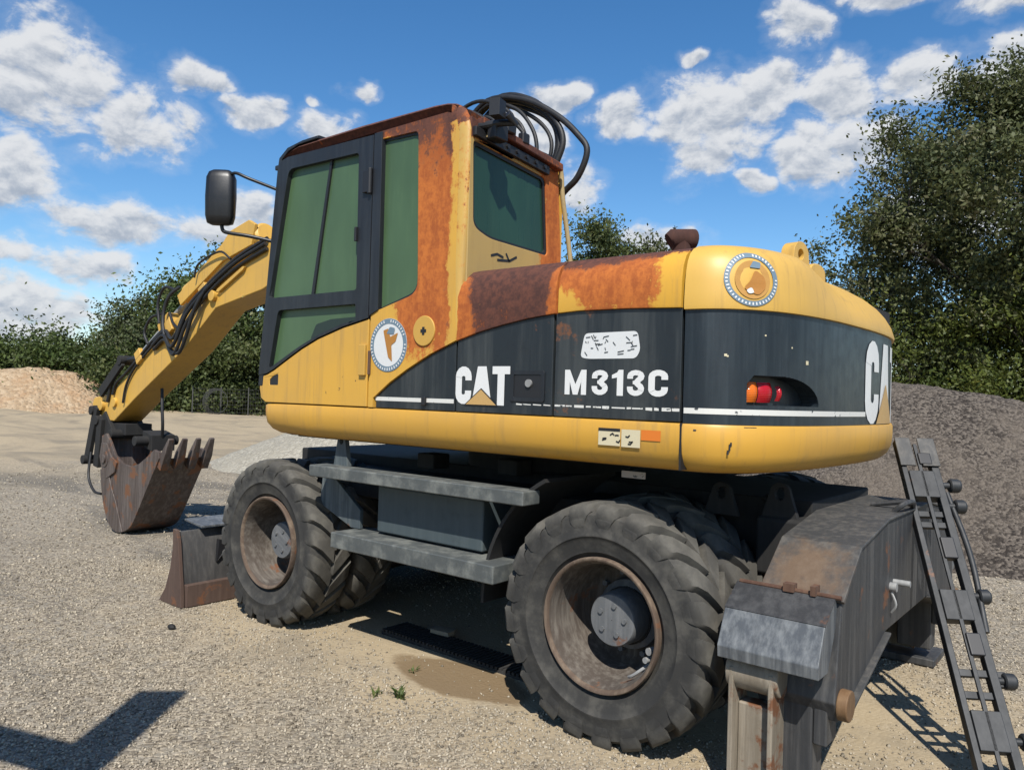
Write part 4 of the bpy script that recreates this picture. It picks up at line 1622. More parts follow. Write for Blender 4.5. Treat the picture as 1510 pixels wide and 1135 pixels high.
mb.hexa([(2.475, 1.19, 1.50), (2.545, 1.19, 1.50), (2.530, 1.253, 1.50), (2.475, 1.253, 1.50), (2.35, 1.19, 2.88), (2.41, 1.19, 2.88), (2.392, 1.253, 2.88), (2.35, 1.253, 2.88)])
part('front_post', mb, M_black, CAB, None, 0.012)
mb = MB()
mb.box(2.44, 2.49, 0.46, 1.19, 1.40, 1.55)
part('front_panel', mb, M_yel, CAB, None, 0.01)

# rust beam and lamps at the rear edge of the roof
mb = MB()
mb.hexa([(0.75, 1.17, 2.834), (0.80, 1.17, 2.834), (0.80, 1.17, 2.871), (0.75, 1.17, 2.871), (0.74, 0.50, 2.758), (0.80, 0.50, 2.758), (0.80, 0.50, 2.80), (0.74, 0.50, 2.80)])
part('roof_beam', mb, M_roof, CAB, None, 0.008)
mb = MB()
mb.obox((0.64, 1.20, 2.875), (0.026, 0.008, 0), (-0.008, 0.034, 0), (0, 0, 0.042))
mb.tube([(0.80, 1.16, 2.83), (0.68, 1.13, 2.835), (0.61, 1.10, 2.83), (0.62, 1.15, 2.86)], 0.020, 10)
part('work_lamp', mb, M_blk, CAB, None, 0.008)
mb = MB()
mb.obox((0.72, 1.10, 2.80), (0.03, 0, 0), (0, 0.05, 0), (0, 0, 0.04))
mb.obox((0.75, 0.98, 2.865), (0.025, 0, 0), (0, 0.035, 0), (0, 0, 0.03))
mb.obox((0.76, 0.84, 2.85), (0.02, 0, 0), (0, 0.03, 0), (0, 0, 0.03))
pieces('bracket', mb, M_blk, CAB, None, 0.01)
mb = MB()
mb.prism([(1.14, 2.775), (1.02, 2.79), (1.12, 2.86)], None, YZ(0.752), 0.0, 0.01)
part('gusset', mb, M_beige, CAB, None, 0.003)
mb = MB()
mb.prism([(0.95, 2.86), (1.01, 2.965), (1.12, 3.01), (1.20, 2.985), (1.24, 2.90)], [[(1.09 + 0.025 * math.cos(a), 2.955 + 0.025 * math.sin(a)) for a in [2 * PI * i / 12 for i in range(12)]]], XZ(1.05), 0.0, 0.05)
part('lifting_lug', mb, M_yd, CAB, None, 0.006)
# grab handle
mb = MB()
mb.tube(crom([(0.80, 0.575, 2.765), (0.79, 0.52, 2.785), (0.79, 0.475, 2.790), (0.79, 0.452, 2.76), (0.79, 0.43, 2.62), (0.79, 0.35, 2.33), (0.79, 0.31, 2.10)], 5), 0.014, 10)
part('grab_handle', mb, M_beige, EX, 50)

# mirror
mb = MB()
rows = []
for z, w, d in ((2.505, .052, .02), (2.515, .075, .04), (2.56, .085, .05), (2.68, .088, .055), (2.80, .085, .05), (2.835, .072, .04), (2.85, .05, .02)):
    row = []
    for i in range(16):
        a = 2 * PI * i / 16
        cx = math.copysign(abs(math.cos(a)) ** 0.55, math.cos(a)) * w
        cy = math.copysign(abs(math.sin(a)) ** 0.55, math.sin(a)) * d
        q = Vector((2.70, 1.45, 0)) + Vector((0.62, 0.55, 0)) * cx * 1.25 + Vector((-0.66, 0.75, 0)) * cy
        row.append((q.x, q.y, z))
    rows.append(row)
b0 = mb.grid(rows, True)
mb.face([b0 + i for i in range(16)])
mb.face([b0 + 6 * 16 + i for i in range(16)])
MR = part('mirror', mb, M_mirror, EX, 55)
mb = MB()
mb.tube(crom([(2.68, 1.43, 2.80), (2.60, 1.42, 2.825), (2.52, 1.37, 2.79), (2.40, 1.235, 2.73)], 5), 0.010, 8)
mb.tube(crom([(2.70, 1.44, 2.51), (2.69, 1.43, 2.47), (2.64, 1.40, 2.455), (2.55, 1.32, 2.44), (2.40, 1.15, 2.40)], 5), 0.012, 8)
pieces('mirror_arm', mb, M_mirror, MR, 50)

# ---- exhaust on the hood
mb = MB()
mb.tube([(-0.05, 0.60, 2.05), (-0.05, 0.60, 2.26)], 0.047, 16)
mb.tube([(-0.005, 0.645, 2.262), (-0.015, 0.635, 2.27), (-0.085, 0.565, 2.275), (-0.092, 0.557, 2.275), (-0.088, 0.56, 2.275), (-0.05, 0.59, 2.27)], [0.036, 0.050, 0.050, 0.050, 0.042, 0.040], 18)
mb.cyl((-0.05, 0.60, 2.20), (-0.05, 0.60, 2.215), 0.05, 16)
part('exhaust_pipe', mb, M_exh, EX, 45)

# ---- arm: boom behind the cab, then the long stick down to the bucket
def side_solid(poly, y0, y1, mat, name, parent, bevel=0.012):
    mb = MB()
    mb.prism(poly, None, XZ(y0), 0.0, y1 - y0)
    return part(name, mb, mat, parent, None, bevel)


side_solid([(1.15, 1.45), (1.62, 1.45), (1.75, 2.6), (2.2, 2.86), (4.05, 2.50), (4.05, 2.72), (2.6, 3.02), (1.75, 3.13), (1.25, 2.95)], -0.02, 0.34, M_stick, 'boom', EX, 0.02)
stick_poly = [(3.80, 2.74), (3.92, 2.70), (4.72, 2.45), (5.06, 2.29), (5.62, 2.00), (6.10, 1.71), (6.72, 1.40), (6.95, 1.36), (7.12, 1.34), (7.17, 1.27), (7.12, 1.20),
              (6.95, 1.15), (6.72, 1.10), (6.62, 1.10), (6.16, 1.35), (5.21, 1.83), (4.66, 2.20), (3.93, 2.32), (3.70, 2.40)]
ST = side_solid(stick_poly, 0.05, 0.35, M_stick, 'stick', EX, 0.012)
# shadow groove rib and welded plates on the near side
mb = MB()
mb.prism([(4.62, 2.345), (4.60, 2.365), (4.20, 2.535), (4.17, 2.53), (4.19, 2.505), (4.58, 2.335)], None, XZ(0.348), 0.0, 0.03)
part('rib', mb, M_stick, ST, None, 0.004)
mb = MB()
mb.cyl((4.68, 0.33, 2.31), (4.68, 0.39, 2.31), 0.05, 18)
mb.cyl((6.88, 0.33, 1.26), (6.88, 0.39, 1.26), 0.055, 18)
mb.cyl((6.60, 0.33, 1.30), (6.60, 0.375, 1.30), 0.05, 18)
pieces('pin', mb, M_stick, ST, 40, 0.004)
# bucket cylinder on top
ax0, ax1 = Vector((4.10, 0.20, 2.83)), Vector((5.36, 0.20, 2.37))
dv = (ax1 - ax0).normalized()
mb = MB()
upv = Vector((0, 1, 0)).cross(dv)
upv = upv if upv.z > 0 else -upv
def cyl_box(a, b, hw, hh, off=0.0):
    c = (a + b) / 2 + upv * off
    mb.obox(c, (b - a) / 2, Vector((0, hw, 0)), upv * hh)
mb.tube([ax0, ax0 + dv * 0.02, ax1 - dv * 0.02, ax1], [0.10, 0.12, 0.12, 0.105], 24)
BC = part('bucket_cylinder', mb, M_stick, ST, 40, 0.004)
mb = MB()
mb.prism([(4.15, 2.72), (4.10, 2.90), (4.20, 2.945), (4.50, 2.88), (4.62, 2.78), (5.40, 2.36), (5.33, 2.26), (4.60, 2.62)], None, XZ(0.30), 0.0, 0.035)
part('guard_plate', mb, M_stick, BC, None, 0.008)
mb = MB()
mb.cyl(ax1 - dv * 0.01, Vector((6.40, 0.20, 1.79)), 0.032, 14)
part('cylinder_rod', mb, M_silver, BC, 40)
mb = MB()
mb.obox((6.05, 0.20, 1.83), Vector((0.32, 0, -0.185)), (0, 0.07, 0), Vector((0.05, 0, 0.09)) * 0.35)
mb.obox((5.66, 0.20, 2.07), Vector((0.10, 0, -0.06)), (0, 0.12, 0), Vector((0.05, 0, 0.09)) * 0.9)
pieces('rod_guard', mb, M_stick, BC, None, 0.006)
# bucket linkage
mb = MB()
for y in (0.39, 0.0):
    mb.obox((6.62, y, 1.56), Vector((0.24, 0, -0.17)), (0, 0.018, 0), Vector((0.03, 0, 0.045)))
    mb.obox((7.04, y, 0.94), Vector((0.10, 0, -0.30)), (0, 0.022, 0), Vector((0.05, 0, 0.018)))
    mb.obox((6.86, y, 0.86), Vector((0.03, 0, -0.26)), (0, 0.022, 0), Vector((0.055, 0, 0.008)))
mb.cyl((7.02, -0.03, 1.20), (7.02, 0.43, 1.20), 0.05, 14)
mb.cyl((7.13, -0.03, 0.66), (7.13, 0.45, 0.66), 0.05, 14)
mb.cyl((6.40, -0.02, 1.74), (6.40, 0.42, 1.74), 0.05, 14)
mb.cyl((6.88, -0.03, 1.10), (6.88, 0.43, 1.10), 0.05, 14)
pieces('bucket_linkage', mb, M_dark, ST, 40, 0.006)
mb = MB()
for y in (0.34, 0.04):
    mb.obox((6.80, y, 1.02), Vector((0.10, 0, 0.10)), (0, 0.03, 0), Vector((0.10, 0, -0.08)))
mb.obox((6.55, 0.19, 1.02), Vector((0.16, 0, 0.0)), (0, 0.14, 0), (0, 0, 0.06))
mb.obox((5.95, 0.19, 0.93), Vector((0.10, 0, 0.02)), (0, 0.12, 0), (0, 0, 0.08))
mb.cyl((6.50, 0.0, 0.97), (6.50, 0.44, 0.97), 0.05, 14)
mb.cyl((5.95, 0.0, 0.93), (5.95, 0.44, 0.93), 0.05, 14)
pieces('quick_coupler', mb, M_dark, ST, 40, 0.006)

# hoses along the stick
def hose(pts, r, name='hose', parent=ST, mat=M_hose, n=6):
    mb = MB()
    mb.tube(crom(pts, n), r, 8)
    return part(name, mb, mat, parent, 60)


for i, (oy, oz) in enumerate(((0.37, 0.0), (0.385, -0.045), (0.37, -0.085))):
    hose([(3.85, oy, 2.74 + oz), (4.3, oy, 2.62 + oz), (4.72, oy + 0.01, 2.43 + oz), (5.02, oy + 0.05, 2.22 + oz * 1.5), (5.18, oy + 0.07, 1.98 + oz * 2), (5.32, oy + 0.05, 1.94 + oz * 1.5),
          (5.5, oy + 0.02, 2.02 + oz), (5.75, oy, 1.93 + oz)], 0.017)
hose([(4.74, 0.38, 2.42), (4.86, 0.44, 2.20), (4.98, 0.45, 1.95), (5.12, 0.44, 1.80), (5.32, 0.42, 1.84), (5.50, 0.40, 2.0), (5.56, 0.38, 2.2), (5.50, 0.36, 2.36), (5.42, 0.30, 2.45)], 0.017)
hose([(4.85, 0.37, 2.34), (5.10, 0.42, 2.05), (5.35, 0.38, 2.08), (5.50, 0.35, 2.20)], 0.013)
hose([(4.42, 0.36, 2.62), (4.60, 0.37, 2.70), (4.95, 0.37, 2.62), (5.02, 0.37, 2.50)], 0.010)
hose([(5.52, 0.37, 2.06), (5.80, 0.37, 1.92), (6.10, 0.37, 1.74), (6.35, 0.37, 1.60), (6.55, 0.37, 1.50), (6.62, 0.37, 1.38)], 0.016)
hose([(5.55, 0.37, 2.00), (5.85, 0.37, 1.84), (6.15, 0.37, 1.66), (6.32, 0.37, 1.48), (6.38, 0.37, 1.30)], 0.013)
hose([(6.1, 0.36, 1.76), (6.4, 0.37, 1.72), (6.65, 0.37, 1.50), (6.74, 0.37, 1.30)], 0.018)
hose([(5.45, 0.33, 2.42), (5.62, 0.35, 2.45), (5.72, 0.36, 2.30), (5.68, 0.36, 2.10)], 0.014)
hose([(5.70, 0.33, 2.20), (5.88, 0.35, 2.16), (5.98, 0.36, 2.02), (5.9, 0.36, 1.90)], 0.014)
hose([(5.90, 0.20, 1.46), (5.84, 0.22, 1.25), (5.82, 0.22, 1.10), (5.86, 0.20, 0.97)], 0.016)
hose([(6.98, 0.42, 0.75), (6.92, 0.46, 0.5), (6.75, 0.47, 0.36), (6.62, 0.45, 0.34)], 0.014)
hose([(3.35, 0.30, 2.45), (3.25, 0.32, 2.1), (3.3, 0.3, 1.75), (3.1, 0.25, 1.55)], 0.016)
for (x, z) in ((4.84, 2.36), (5.46, 2.06), (6.06, 1.78)):
    mb = MB()
    mb.obox((x, 0.365, z), (0.05, 0, -0.03), (0, 0.02, 0), (0.035, 0, 0.055))
    part('hose_clamp', mb, M_stick, ST, None, 0.004)

# hoses that loop over the cab roof
loops = [
    [(1.70, .36, 3.20), (1.45, .36, 3.36), (1.15, .36, 3.30), (0.90, .36, 3.15), (0.74, .36, 3.0), (0.68, .36, 2.90), (0.74, .36, 2.76), (0.86, .36, 2.66), (0.98, .36, 2.45)],
    [(1.72, .30, 3.22), (1.40, .32, 3.38), (1.12, .34, 3.30), (0.93, .35, 3.14), (0.86, .35, 3.0), (0.90, .36, 2.86), (0.98, .36, 2.70), (1.02, .36, 2.5)],
    [(1.72, .24, 3.20), (1.42, .28, 3.36), (1.16, .30, 3.29), (0.97, .32, 3.15), (0.90, .33, 3.0), (0.94, .34, 2.86), (1.02, .35, 2.70), (1.05, .36, 2.5)],
    [(1.72, .34, 3.18), (1.46, .36, 3.33), (1.22, .37, 3.26), (1.08, .38, 3.12), (1.03, .38, 2.98), (1.05, .38, 2.80)],
    [(1.66, .36, 3.16), (1.40, .38, 3.26), (1.20, .38, 3.18), (1.12, .38, 3.06), (1.12, .38, 2.9)],
    [(1.50, .38, 3.20), (1.30, .39, 3.22), (1.16, .39, 3.12), (1.10, .39, 3.02), (1.10, .39, 2.86)],
    [(1.72, .20, 3.16), (1.40, .26, 3.34), (1.18, .28, 3.27), (1.0, .30, 3.16), (0.925, .32, 3.02), (0.955, .33, 2.86), (1.03, .34, 2.70)],
    [(1.72, .22, 3.14), (1.40, .30, 3.31), (1.2, .32, 3.25), (1.03, .33, 3.13), (0.95, .34, 3.0), (0.975, .35, 2.85), (1.05, .36, 2.70)],
    [(1.60, .42, 3.12), (1.45, .44, 3.22), (1.32, .44, 3.18), (1.27, .44, 3.05), (1.3, .44, 2.95)],
    [(1.75, .44, 3.10), (1.58, .47, 3.22), (1.42, .47, 3.22), (1.34, .47, 3.10), (1.40, .47, 3.0)],
    [(1.95, .36, 3.10), (1.70, .40, 3.30), (1.45, .42, 3.34), (1.2, .42, 3.20), (1.18, .42, 3.0)],
    [(2.20, .34, 3.06), (1.85, .42, 3.26), (1.60, .46, 3.30), (1.36, .46, 3.18), (1.28, .46, 3.0)],
]
for i, L in enumerate(loops):
    hose(L, 0.0185 if i < 3 else 0.0125, 'hose', EX)
mb = MB()
for (x, y, z) in ((1.5, .40, 3.12), (1.36, .42, 3.06), (1.22, .44, 3.02), (1.6, .44, 3.06), (1.12, .42, 2.92)):
    mb.obox((x, y, z), (0.035, 0.01, 0.015), (-0.01, 0.03, 0), (-0.01, 0, 0.035))
    mb.cyl((x, y - .04, z), (x - .05, y + .06, z + .05), 0.028, 10)
pieces('hose_fitting', mb, M_dark, EX, 40, 0.006)

# ---- bucket
shell = crom([(5.36, 0, .80), (5.48, 0, .635), (5.61, 0, .455), (5.75, 0, .26), (5.90, 0, .085), (6.14, 0, .005), (6.34, 0, .07), (6.48, 0, .25), (6.56, 0, .50), (6.60, 0, .75), (6.60, 0, .95)], 5)
mb = MB()
th = 0.022
cen = Vector((6.0, 0, 0.7))
inn = [p + (cen - p).normalized() * th for p in shell]
pts = [(p.x, p.z) for p in shell] + [(p.x, p.z) for p in reversed(inn)]
mb.prism(pts, None, XZ(0.01), 0.0, 0.44)
BK = part('bucket', mb, M_bucket, EX, 50)
side_poly = [(p.x, p.z) for p in shell] + [(6.50, .98), (6.40, .90), (6.28, .77), (6.12, .70), (5.94, .68), (5.76, .72), (5.60, .80), (5.46, .88), (5.38, .86)]
for y in (0.447, -0.012):
    mb = MB()
    mb.prism(side_poly, None, XZ(y), 0.0, 0.026)
    part('side_plate', mb, M_bucket, BK, None, 0.004)
mb = MB()
mb.prism([(p.x, p.z) for p in shell if p.z < 0.62 and p.x > 6.0] + [(6.40, .60), (6.30, .42), (6.2, .30)], None, XZ(0.473), 0.0, 0.014)
part('wear_plate', mb, M_bucket, BK, None, 0.004)
mb = MB()
mb.prism([(6.54, .62), (6.60, .74), (6.56, .88), (6.44, .88), (6.34, .76), (6.20, .70), (6.24, .60), (6.42, .52)], None, XZ(0.473), 0.0, 0.02)
mb.cyl((6.47, 0.47, 0.72), (6.47, 0.50, 0.72), 0.085, 24)
mb.cyl((6.47, 0.47, 0.72), (6.47, 0.515, 0.72), 0.045, 20)
part('hinge_boss', mb, M_bucket, BK, None, 0.004)
for i in range(4):
    y = 0.425 - i * 0.1365
    mb = MB()
    a = Vector((5.385, y, 0.70))
    tdir = Vector((-0.42, 0, 0.80)).normalized()
    nrm = Vector((tdir.z, 0, -tdir.x))
    w0, w1 = 0.036, 0.024
    P = []
    for s_, w, hh in ((0, w0, 0.035), (0.15, w0 * 1.05, 0.038), (0.33, w1, 0.012)):
        c = a + tdir * s_
        P.append([c + Vector((0, -w, 0)) - nrm * hh, c + Vector((0, w, 0)) - nrm * hh, c + Vector((0, w, 0)) + nrm * hh, c + Vector((0, -w, 0)) + nrm * hh])
    b0 = mb.grid(P, True)
    mb.face([b0 + 0, b0 + 1, b0 + 2, b0 + 3])
    mb.face([b0 + 8, b0 + 9, b0 + 10, b0 + 11])
    part('tooth', mb, M_bucket, BK, None, 0.005)

# ---- undercarriage
mb = MB()
mb.box(-0.66, 3.15, -0.46, 0.46, 0.60, 1.05)
mb.box(-0.2, 2.9, -0.80, 0.80, 0.82, 0.98)
CH = part('chassis', mb, M_dark, EX, None, 0.01)
for x in (0.0, 2.4925):
    mb = MB()
    mb.cyl((x, -0.95, 0.51), (x, 0.95, 0.51), 0.13, 20)
    mb.lathe([(-0.28, 0.02), (-0.26, 0.2), (0.0, 0.27), (0.26, 0.2), (0.28, 0.02)], 24, 'y', (x, 0, 0.51))
    part('axle', mb, M_dark, CH, 40)


def step(x0, x1, z0, z1, yb, sgn=1):
    mb = MB()
    ya, yo = sorted((sgn * yb, sgn * 1.25))
    mb.box(x0, x1, ya, yo, z0, z1)
    return part('step', mb, M_step, EX, None, 0.007)


for sg in (1, -1):
    S1 = step(0.375, 1.975, 0.985, 1.052, 1.12, sg)
    S2 = step(0.54, 1.755, 0.600, 0.688, 0.97, sg)
    mb = MB()
    ya, yo = sorted((sg * 0.72, sg * 1.10))
    mb.box(0.742, 1.535, ya, yo, 0.70, 0.962)
    TB = part('toolbox', mb, M_box, EX, None, 0.012)
    mb = MB()
    ya, yo = sorted((sg * 1.06, sg * 1.085))
    mb.prism([(2.06, .985), (1.97, .985), (1.70, .80), (1.70, .69), (1.78, .69), (2.08, .80)], None, XZ(ya), 0.0, yo - ya)
    part('gusset_plate', mb, M_grey, EX, None, 0.004)
    # curved mudguard ahead of the rear wheel
    mb = MB()
    rows = []
    for rr in (0.665, 0.680):
        pass
    arcp = [(0.672 * math.cos(math.radians(a)), 0.50 + 0.672 * math.sin(math.radians(a))) for a in range(-2, 64, 4)]
    arco = [(0.690 * math.cos(math.radians(a)), 0.50 + 0.690 * math.sin(math.radians(a))) for a in range(-2, 64, 4)]
    ya, yo = sorted((sg * 0.55, sg * 1.16))
    mb.prism(arcp + arco[::-1], None, XZ(ya), 0.0, yo - ya)
    part('mudguard', mb, M_dark, EX, 40)
    mb = MB()
    ya, yo = sorted((sg * 1.03, sg * 1.06))
    for a_, b_, in (((1.62, .93), (1.50, .76)),):
        mb.tube([(a_[0], sg * 0.98, a_[1]), (b_[0], sg * 1.0, b_[1])], 0.012, 6)
    part('tie_rod', mb, M_wood, EX, 40)
# lugs on the frame
def lug(x, y, z0, z1, name='lifting_lug', w=0.065, mat=M_dark, along='x'):
    mb = MB()
    h = z1 - z0
    arc = [(w * 0.55 * math.cos(a), z1 - w * 0.55 + w * 0.55 * math.sin(a)) for a in [PI * i / 10 for i in range(11)]]
    hole = [(w * 0.26 * math.cos(a), z1 - w * 0.62 + w * 0.32 * math.sin(a)) for a in [2 * PI * i / 12 for i in range(12)]]
    poly = [(w, z0)] + arc + [(-w, z0)]
    if along == 'x':
        mb.prism(poly, [hole], lambda u, v, t: (x + u, y + t, v), -0.015, 0.015)
    else:
        mb.prism(poly, [hole], lambda u, v, t: (x + t, y + u, v), -0.02, 0.02)
    return part(name, mb, mat, EX, None, 0.004)


lug(1.83, 1.12, 1.05, 1.235, mat=M_grey)
lug(1.83, -1.0, 1.05, 1.235)
lug(1.2, -1.05, 1.05, 1.20)
mb = MB()
for x, y in ((1.5, 0.7), (0.95, 0.6), (1.75, -0.4), (1.5, -0.8)):
    mb = MB()
    mb.box(x - 0.07, x + 0.07, y - 0.07, y + 0.07, 1.04, 1.13)
    part('frame_block', mb, M_dark, EX, None, 0.01)
mb = MB()
mb.box(0.3, 2.1, -1.12, -0.8, 1.0, 1.07)
part('frame_rail', mb, M_dark, EX, None, 0.01)
mb = MB()
mb.box(-0.10, 0.02, 0.98, 0.985, 1.135, 1.165)
part('plate_sticker', mb, flat('pale_reflector', (0.5, 0.42, 0.36), 0.5, 0.1), EX)

# ---- wheels
def make_wheel_meshes():
    mb = MB()
    prof = [(-0.10, 0.285), (-0.118, 0.308), (-0.124, 0.310), (-0.126, 0.322), (-0.140, 0.36), (-0.146, 0.378), (-0.1505, 0.381), (-0.1505, 0.389), (-0.1485, 0.392), (-0.150, 0.43), (-0.144, 0.472), (-0.118, 0.490), (-0.06, 0.495), (0, 0.496),
            (0.06, 0.495), (0.118, 0.490), (0.144, 0.472), (0.150, 0.43), (0.1485, 0.392), (0.1505, 0.389), (0.1505, 0.381), (0.146, 0.378), (0.140, 0.36), (0.126, 0.322), (0.124, 0.310), (0.118, 0.308), (0.10, 0.285)]
    mb.lathe(prof, 72, 'y')
    NL = 21
    r5 = random.Random(8)
    for s in (-1, 1):
        for i in range(NL):
            th0 = (i + (0.5 if s > 0 else 0)) * 2 * PI / NL
            # sections from shoulder to centre: (t, skew, halfangle, rtop, rbot)
            sec = [(0.1500, -0.02, 0.060, 0.445, 0.42), (0.1535, -0.02, 0.088, 0.470, 0.45), (0.1500, -0.01, 0.100, 0.500, 0.470), (0.134, 0.01, 0.108, 0.5195, 0.485),
                   (0.09, 0.07, 0.108, 0.5265, 0.49), (0.045, 0.16, 0.104, 0.5275, 0.49), (0.004, 0.25, 0.092, 0.5275, 0.49)]
            rows = []
            jr = r5.uniform(-0.004, 0.003)
            for (t, sk_, ha, rt, rb) in sec:
                row = []
                for (da, rr) in ((-ha, rb), (-ha * 0.86, rt + jr), (ha * 0.86, rt + jr), (ha, rb)):
                    a = th0 + sk_ + da
                    row.append((rr * math.cos(a), s * t, rr * math.sin(a)))
                rows.append(row)
            b = mb.grid(rows, True)
            mb.face([b + q for q in range(4)])
            mb.face([b + 6 * 4 + q for q in range(4)])
    tyre = mb.mesh('tyre', M_tyre, 42)
    mb = MB()
    mb.lathe([(0.105, 0.262), (0.130, 0.270), (0.141, 0.277), (0.141, 0.286), (0.130, 0.291), (0.10, 0.288)], 64, 'y')
    rim = mb.mesh('rim', M_rim, 60)
    mb = MB()
    mb.lathe([(0.125, 0.268), (0.09, 0.256), (0.02, 0.252), (-0.08, 0.246), (-0.15, 0.235), (-0.175, 0.20), (-0.18, 0.02)], 56, 'y')
    mb.lathe([(-0.10, 0.285), (-0.12, 0.26), (-0.16, 0.24), (-0.18, 0.2)], 56, 'y')
    dish = mb.mesh('dish', M_dish, 50)
    mb = MB()
    mb.lathe([(-0.18, 0.165), (-0.12, 0.155), (-0.105, 0.130), (-0.10, 0.122), (0.012, 0.117), (0.022, 0.110), (0.024, 0.05), (0.024, 0.002)], 40, 'y')
    hub = mb.mesh('hub', M_hub, 40)
    mb = MB()
    for i in range(5):
        a = 2 * PI * i / 5 + 0.5
        mb.cyl((0.065 * math.cos(a), 0.022, 0.065 * math.sin(a)), (0.065 * math.cos(a), 0.032, 0.065 * math.sin(a)), 0.012, 8)
    for i in range(10):
        a = 2 * PI * i / 10
        mb.cyl((0.185 * math.cos(a), -0.182, 0.185 * math.sin(a)), (0.185 * math.cos(a), -0.15, 0.185 * math.sin(a)), 0.014, 6)
    bolts = mb.mesh('bolts', M_hub, 40)
    mb = MB()
    mb.tube(crom([(-0.20, 0.03, -0.14), (-0.18, 0.07, -0.16), (-0.145, 0.08, -0.19), (-0.12, 0.07, -0.205)], 4), 0.007, 8)
    mb.cyl((-0.222, 0.05, -0.075), (-0.215, 0.08, -0.075), 0.016, 10)
    mb.cyl((-0.205, 0.05, -0.115), (-0.20, 0.08, -0.115), 0.013, 10)
    valve = mb.mesh('valve', M_silver, 40)
    return tyre, rim, dish, hub, bolts, valve


WM = make_wheel_meshes()


def wheel(x, y, rz, spin, inner=False):
    w = bpy.data.objects.new('wheel', None)
    C.objects.link(w)
    w.parent = EX
    w.location = (x, y, 0.512)
    w.rotation_euler = (0, spin, rz)
    w.empty_display_size = 0.2
    for nm, me in zip(('tyre', 'rim', 'dish', 'hub', 'bolts', 'valve'), WM):
        if inner and nm in ('hub', 'bolts', 'valve'):
            continue
        o = bpy.data.objects.new(nm, me)
        C.objects.link(o)
        o.parent = w
        if nm == 'bolts':
            o['kind'] = 'stuff'
    return w


for x, sp in ((0.0, 0.0), (2.4925, 1.1)):
    wheel(x, 1.045, 0, sp)
    wheel(x, 0.690, 0, sp + 0.2, True)
    wheel(x, -1.045, PI, sp)
    wheel(x, -0.690, PI, sp + 0.3, True)

# ---- dozer blade at the front
EP = [(3.165, 0.0), (3.175, .12), (3.235, .44), (3.265, .51), (3.31, .515), (3.305, .40), (3.33, .25), (3.39, .10), (3.475, 0.0)]
mb = MB()
mb.prism([(3.185, .10), (3.25, .42), (3.275, .495), (3.305, .495), (3.295, .42), (3.255, .25), (3.28, .12), (3.40, .0), (3.35, .0), (3.20, .06)], None, XZ(-1.345), 0.0, 2.69)
BL = part('dozer_blade', mb, M_blade, EX, None, 0.004)
for y in (1.345, -1.37):
    mb = MB()
    mb.prism(EP, None, XZ(y), 0.0, 0.025)
    part('end_plate', mb, M_endp, BL, None, 0.004)
mb = MB()
mb.box(3.15, 3.20, -1.34, 1.34, 0.0, 0.15)
part('cutting_edge', mb, M_endp, BL, None, 0.006)
mb = MB()
mb.hexa([(3.20, 1.02, .355), (3.235, 1.02, .355), (3.235, 1.10, .27), (3.20, 1.10, .27), (3.21, 1.00, .40), (3.245, 1.00, .40), (3.245, 1.08, .42), (3.21, 1.08, .42)])
part('slot', mb, M_blk, BL)
mb = MB()
mb.prism([(3.22, .512), (3.46, .535), (3.46, .55), (3.22, .527)], None, XZ(0.35), 0.0, 0.86)
part('deflector_plate', mb, M_guard, BL, None, 0.003)
mb = MB()
mb.box(2.9, 3.25, 0.30, 0.42, 0.33, 0.50)
mb.box(2.9, 3.25, -0.42, -0.30, 0.33, 0.50)
mb.box(2.9, 3.20, -0.28, 0.28, 0.42, 0.56)
pieces('push_arm', mb, M_stab, BL, None, 0.008)

# ---- rear stabiliser
mb = MB()
beam = [(1.06, .765), (0.84, .935), (0.42, 1.0), (-0.42, 1.0), (-0.84, .935), (-1.06, .765), (-1.12, .42), (-1.08, .345), (-1.0, .36), (-0.42, .53), (0.42, .53), (1.0, .36), (1.08, .345), (1.12, .42)]
mb.prism(beam, None, YZ(-0.962), 0.0, 0.29)
SB = part('stabiliser_beam', mb, M_stab, EX, 12, 0.006)
mb = MB()
mb.prism([(1.075, .778), (0.845, .946), (0.42, 1.012), (-0.42, 1.012), (-0.84, .946), (-1.075, .778), (-1.06, .766), (-0.84, .934), (-0.42, 1.0), (0.42, 1.0), (0.84, .934), (1.06, .766)], None, YZ(-0.972), 0.0, 0.312)
part('top_plate', mb, M_stabtop, SB, 12, 0.004)
for sg in (1, -1):
    mb = MB()
    pl = [(sg * 1.0, .36), (sg * 0.42, .53), (sg * 0.42, .518), (sg * 1.0, .346)]
    mb.prism(pl, None, YZ(-0.985), 0.0, 0.04)
    part('edge_flange', mb, M_stabtop, SB, None, 0.003)
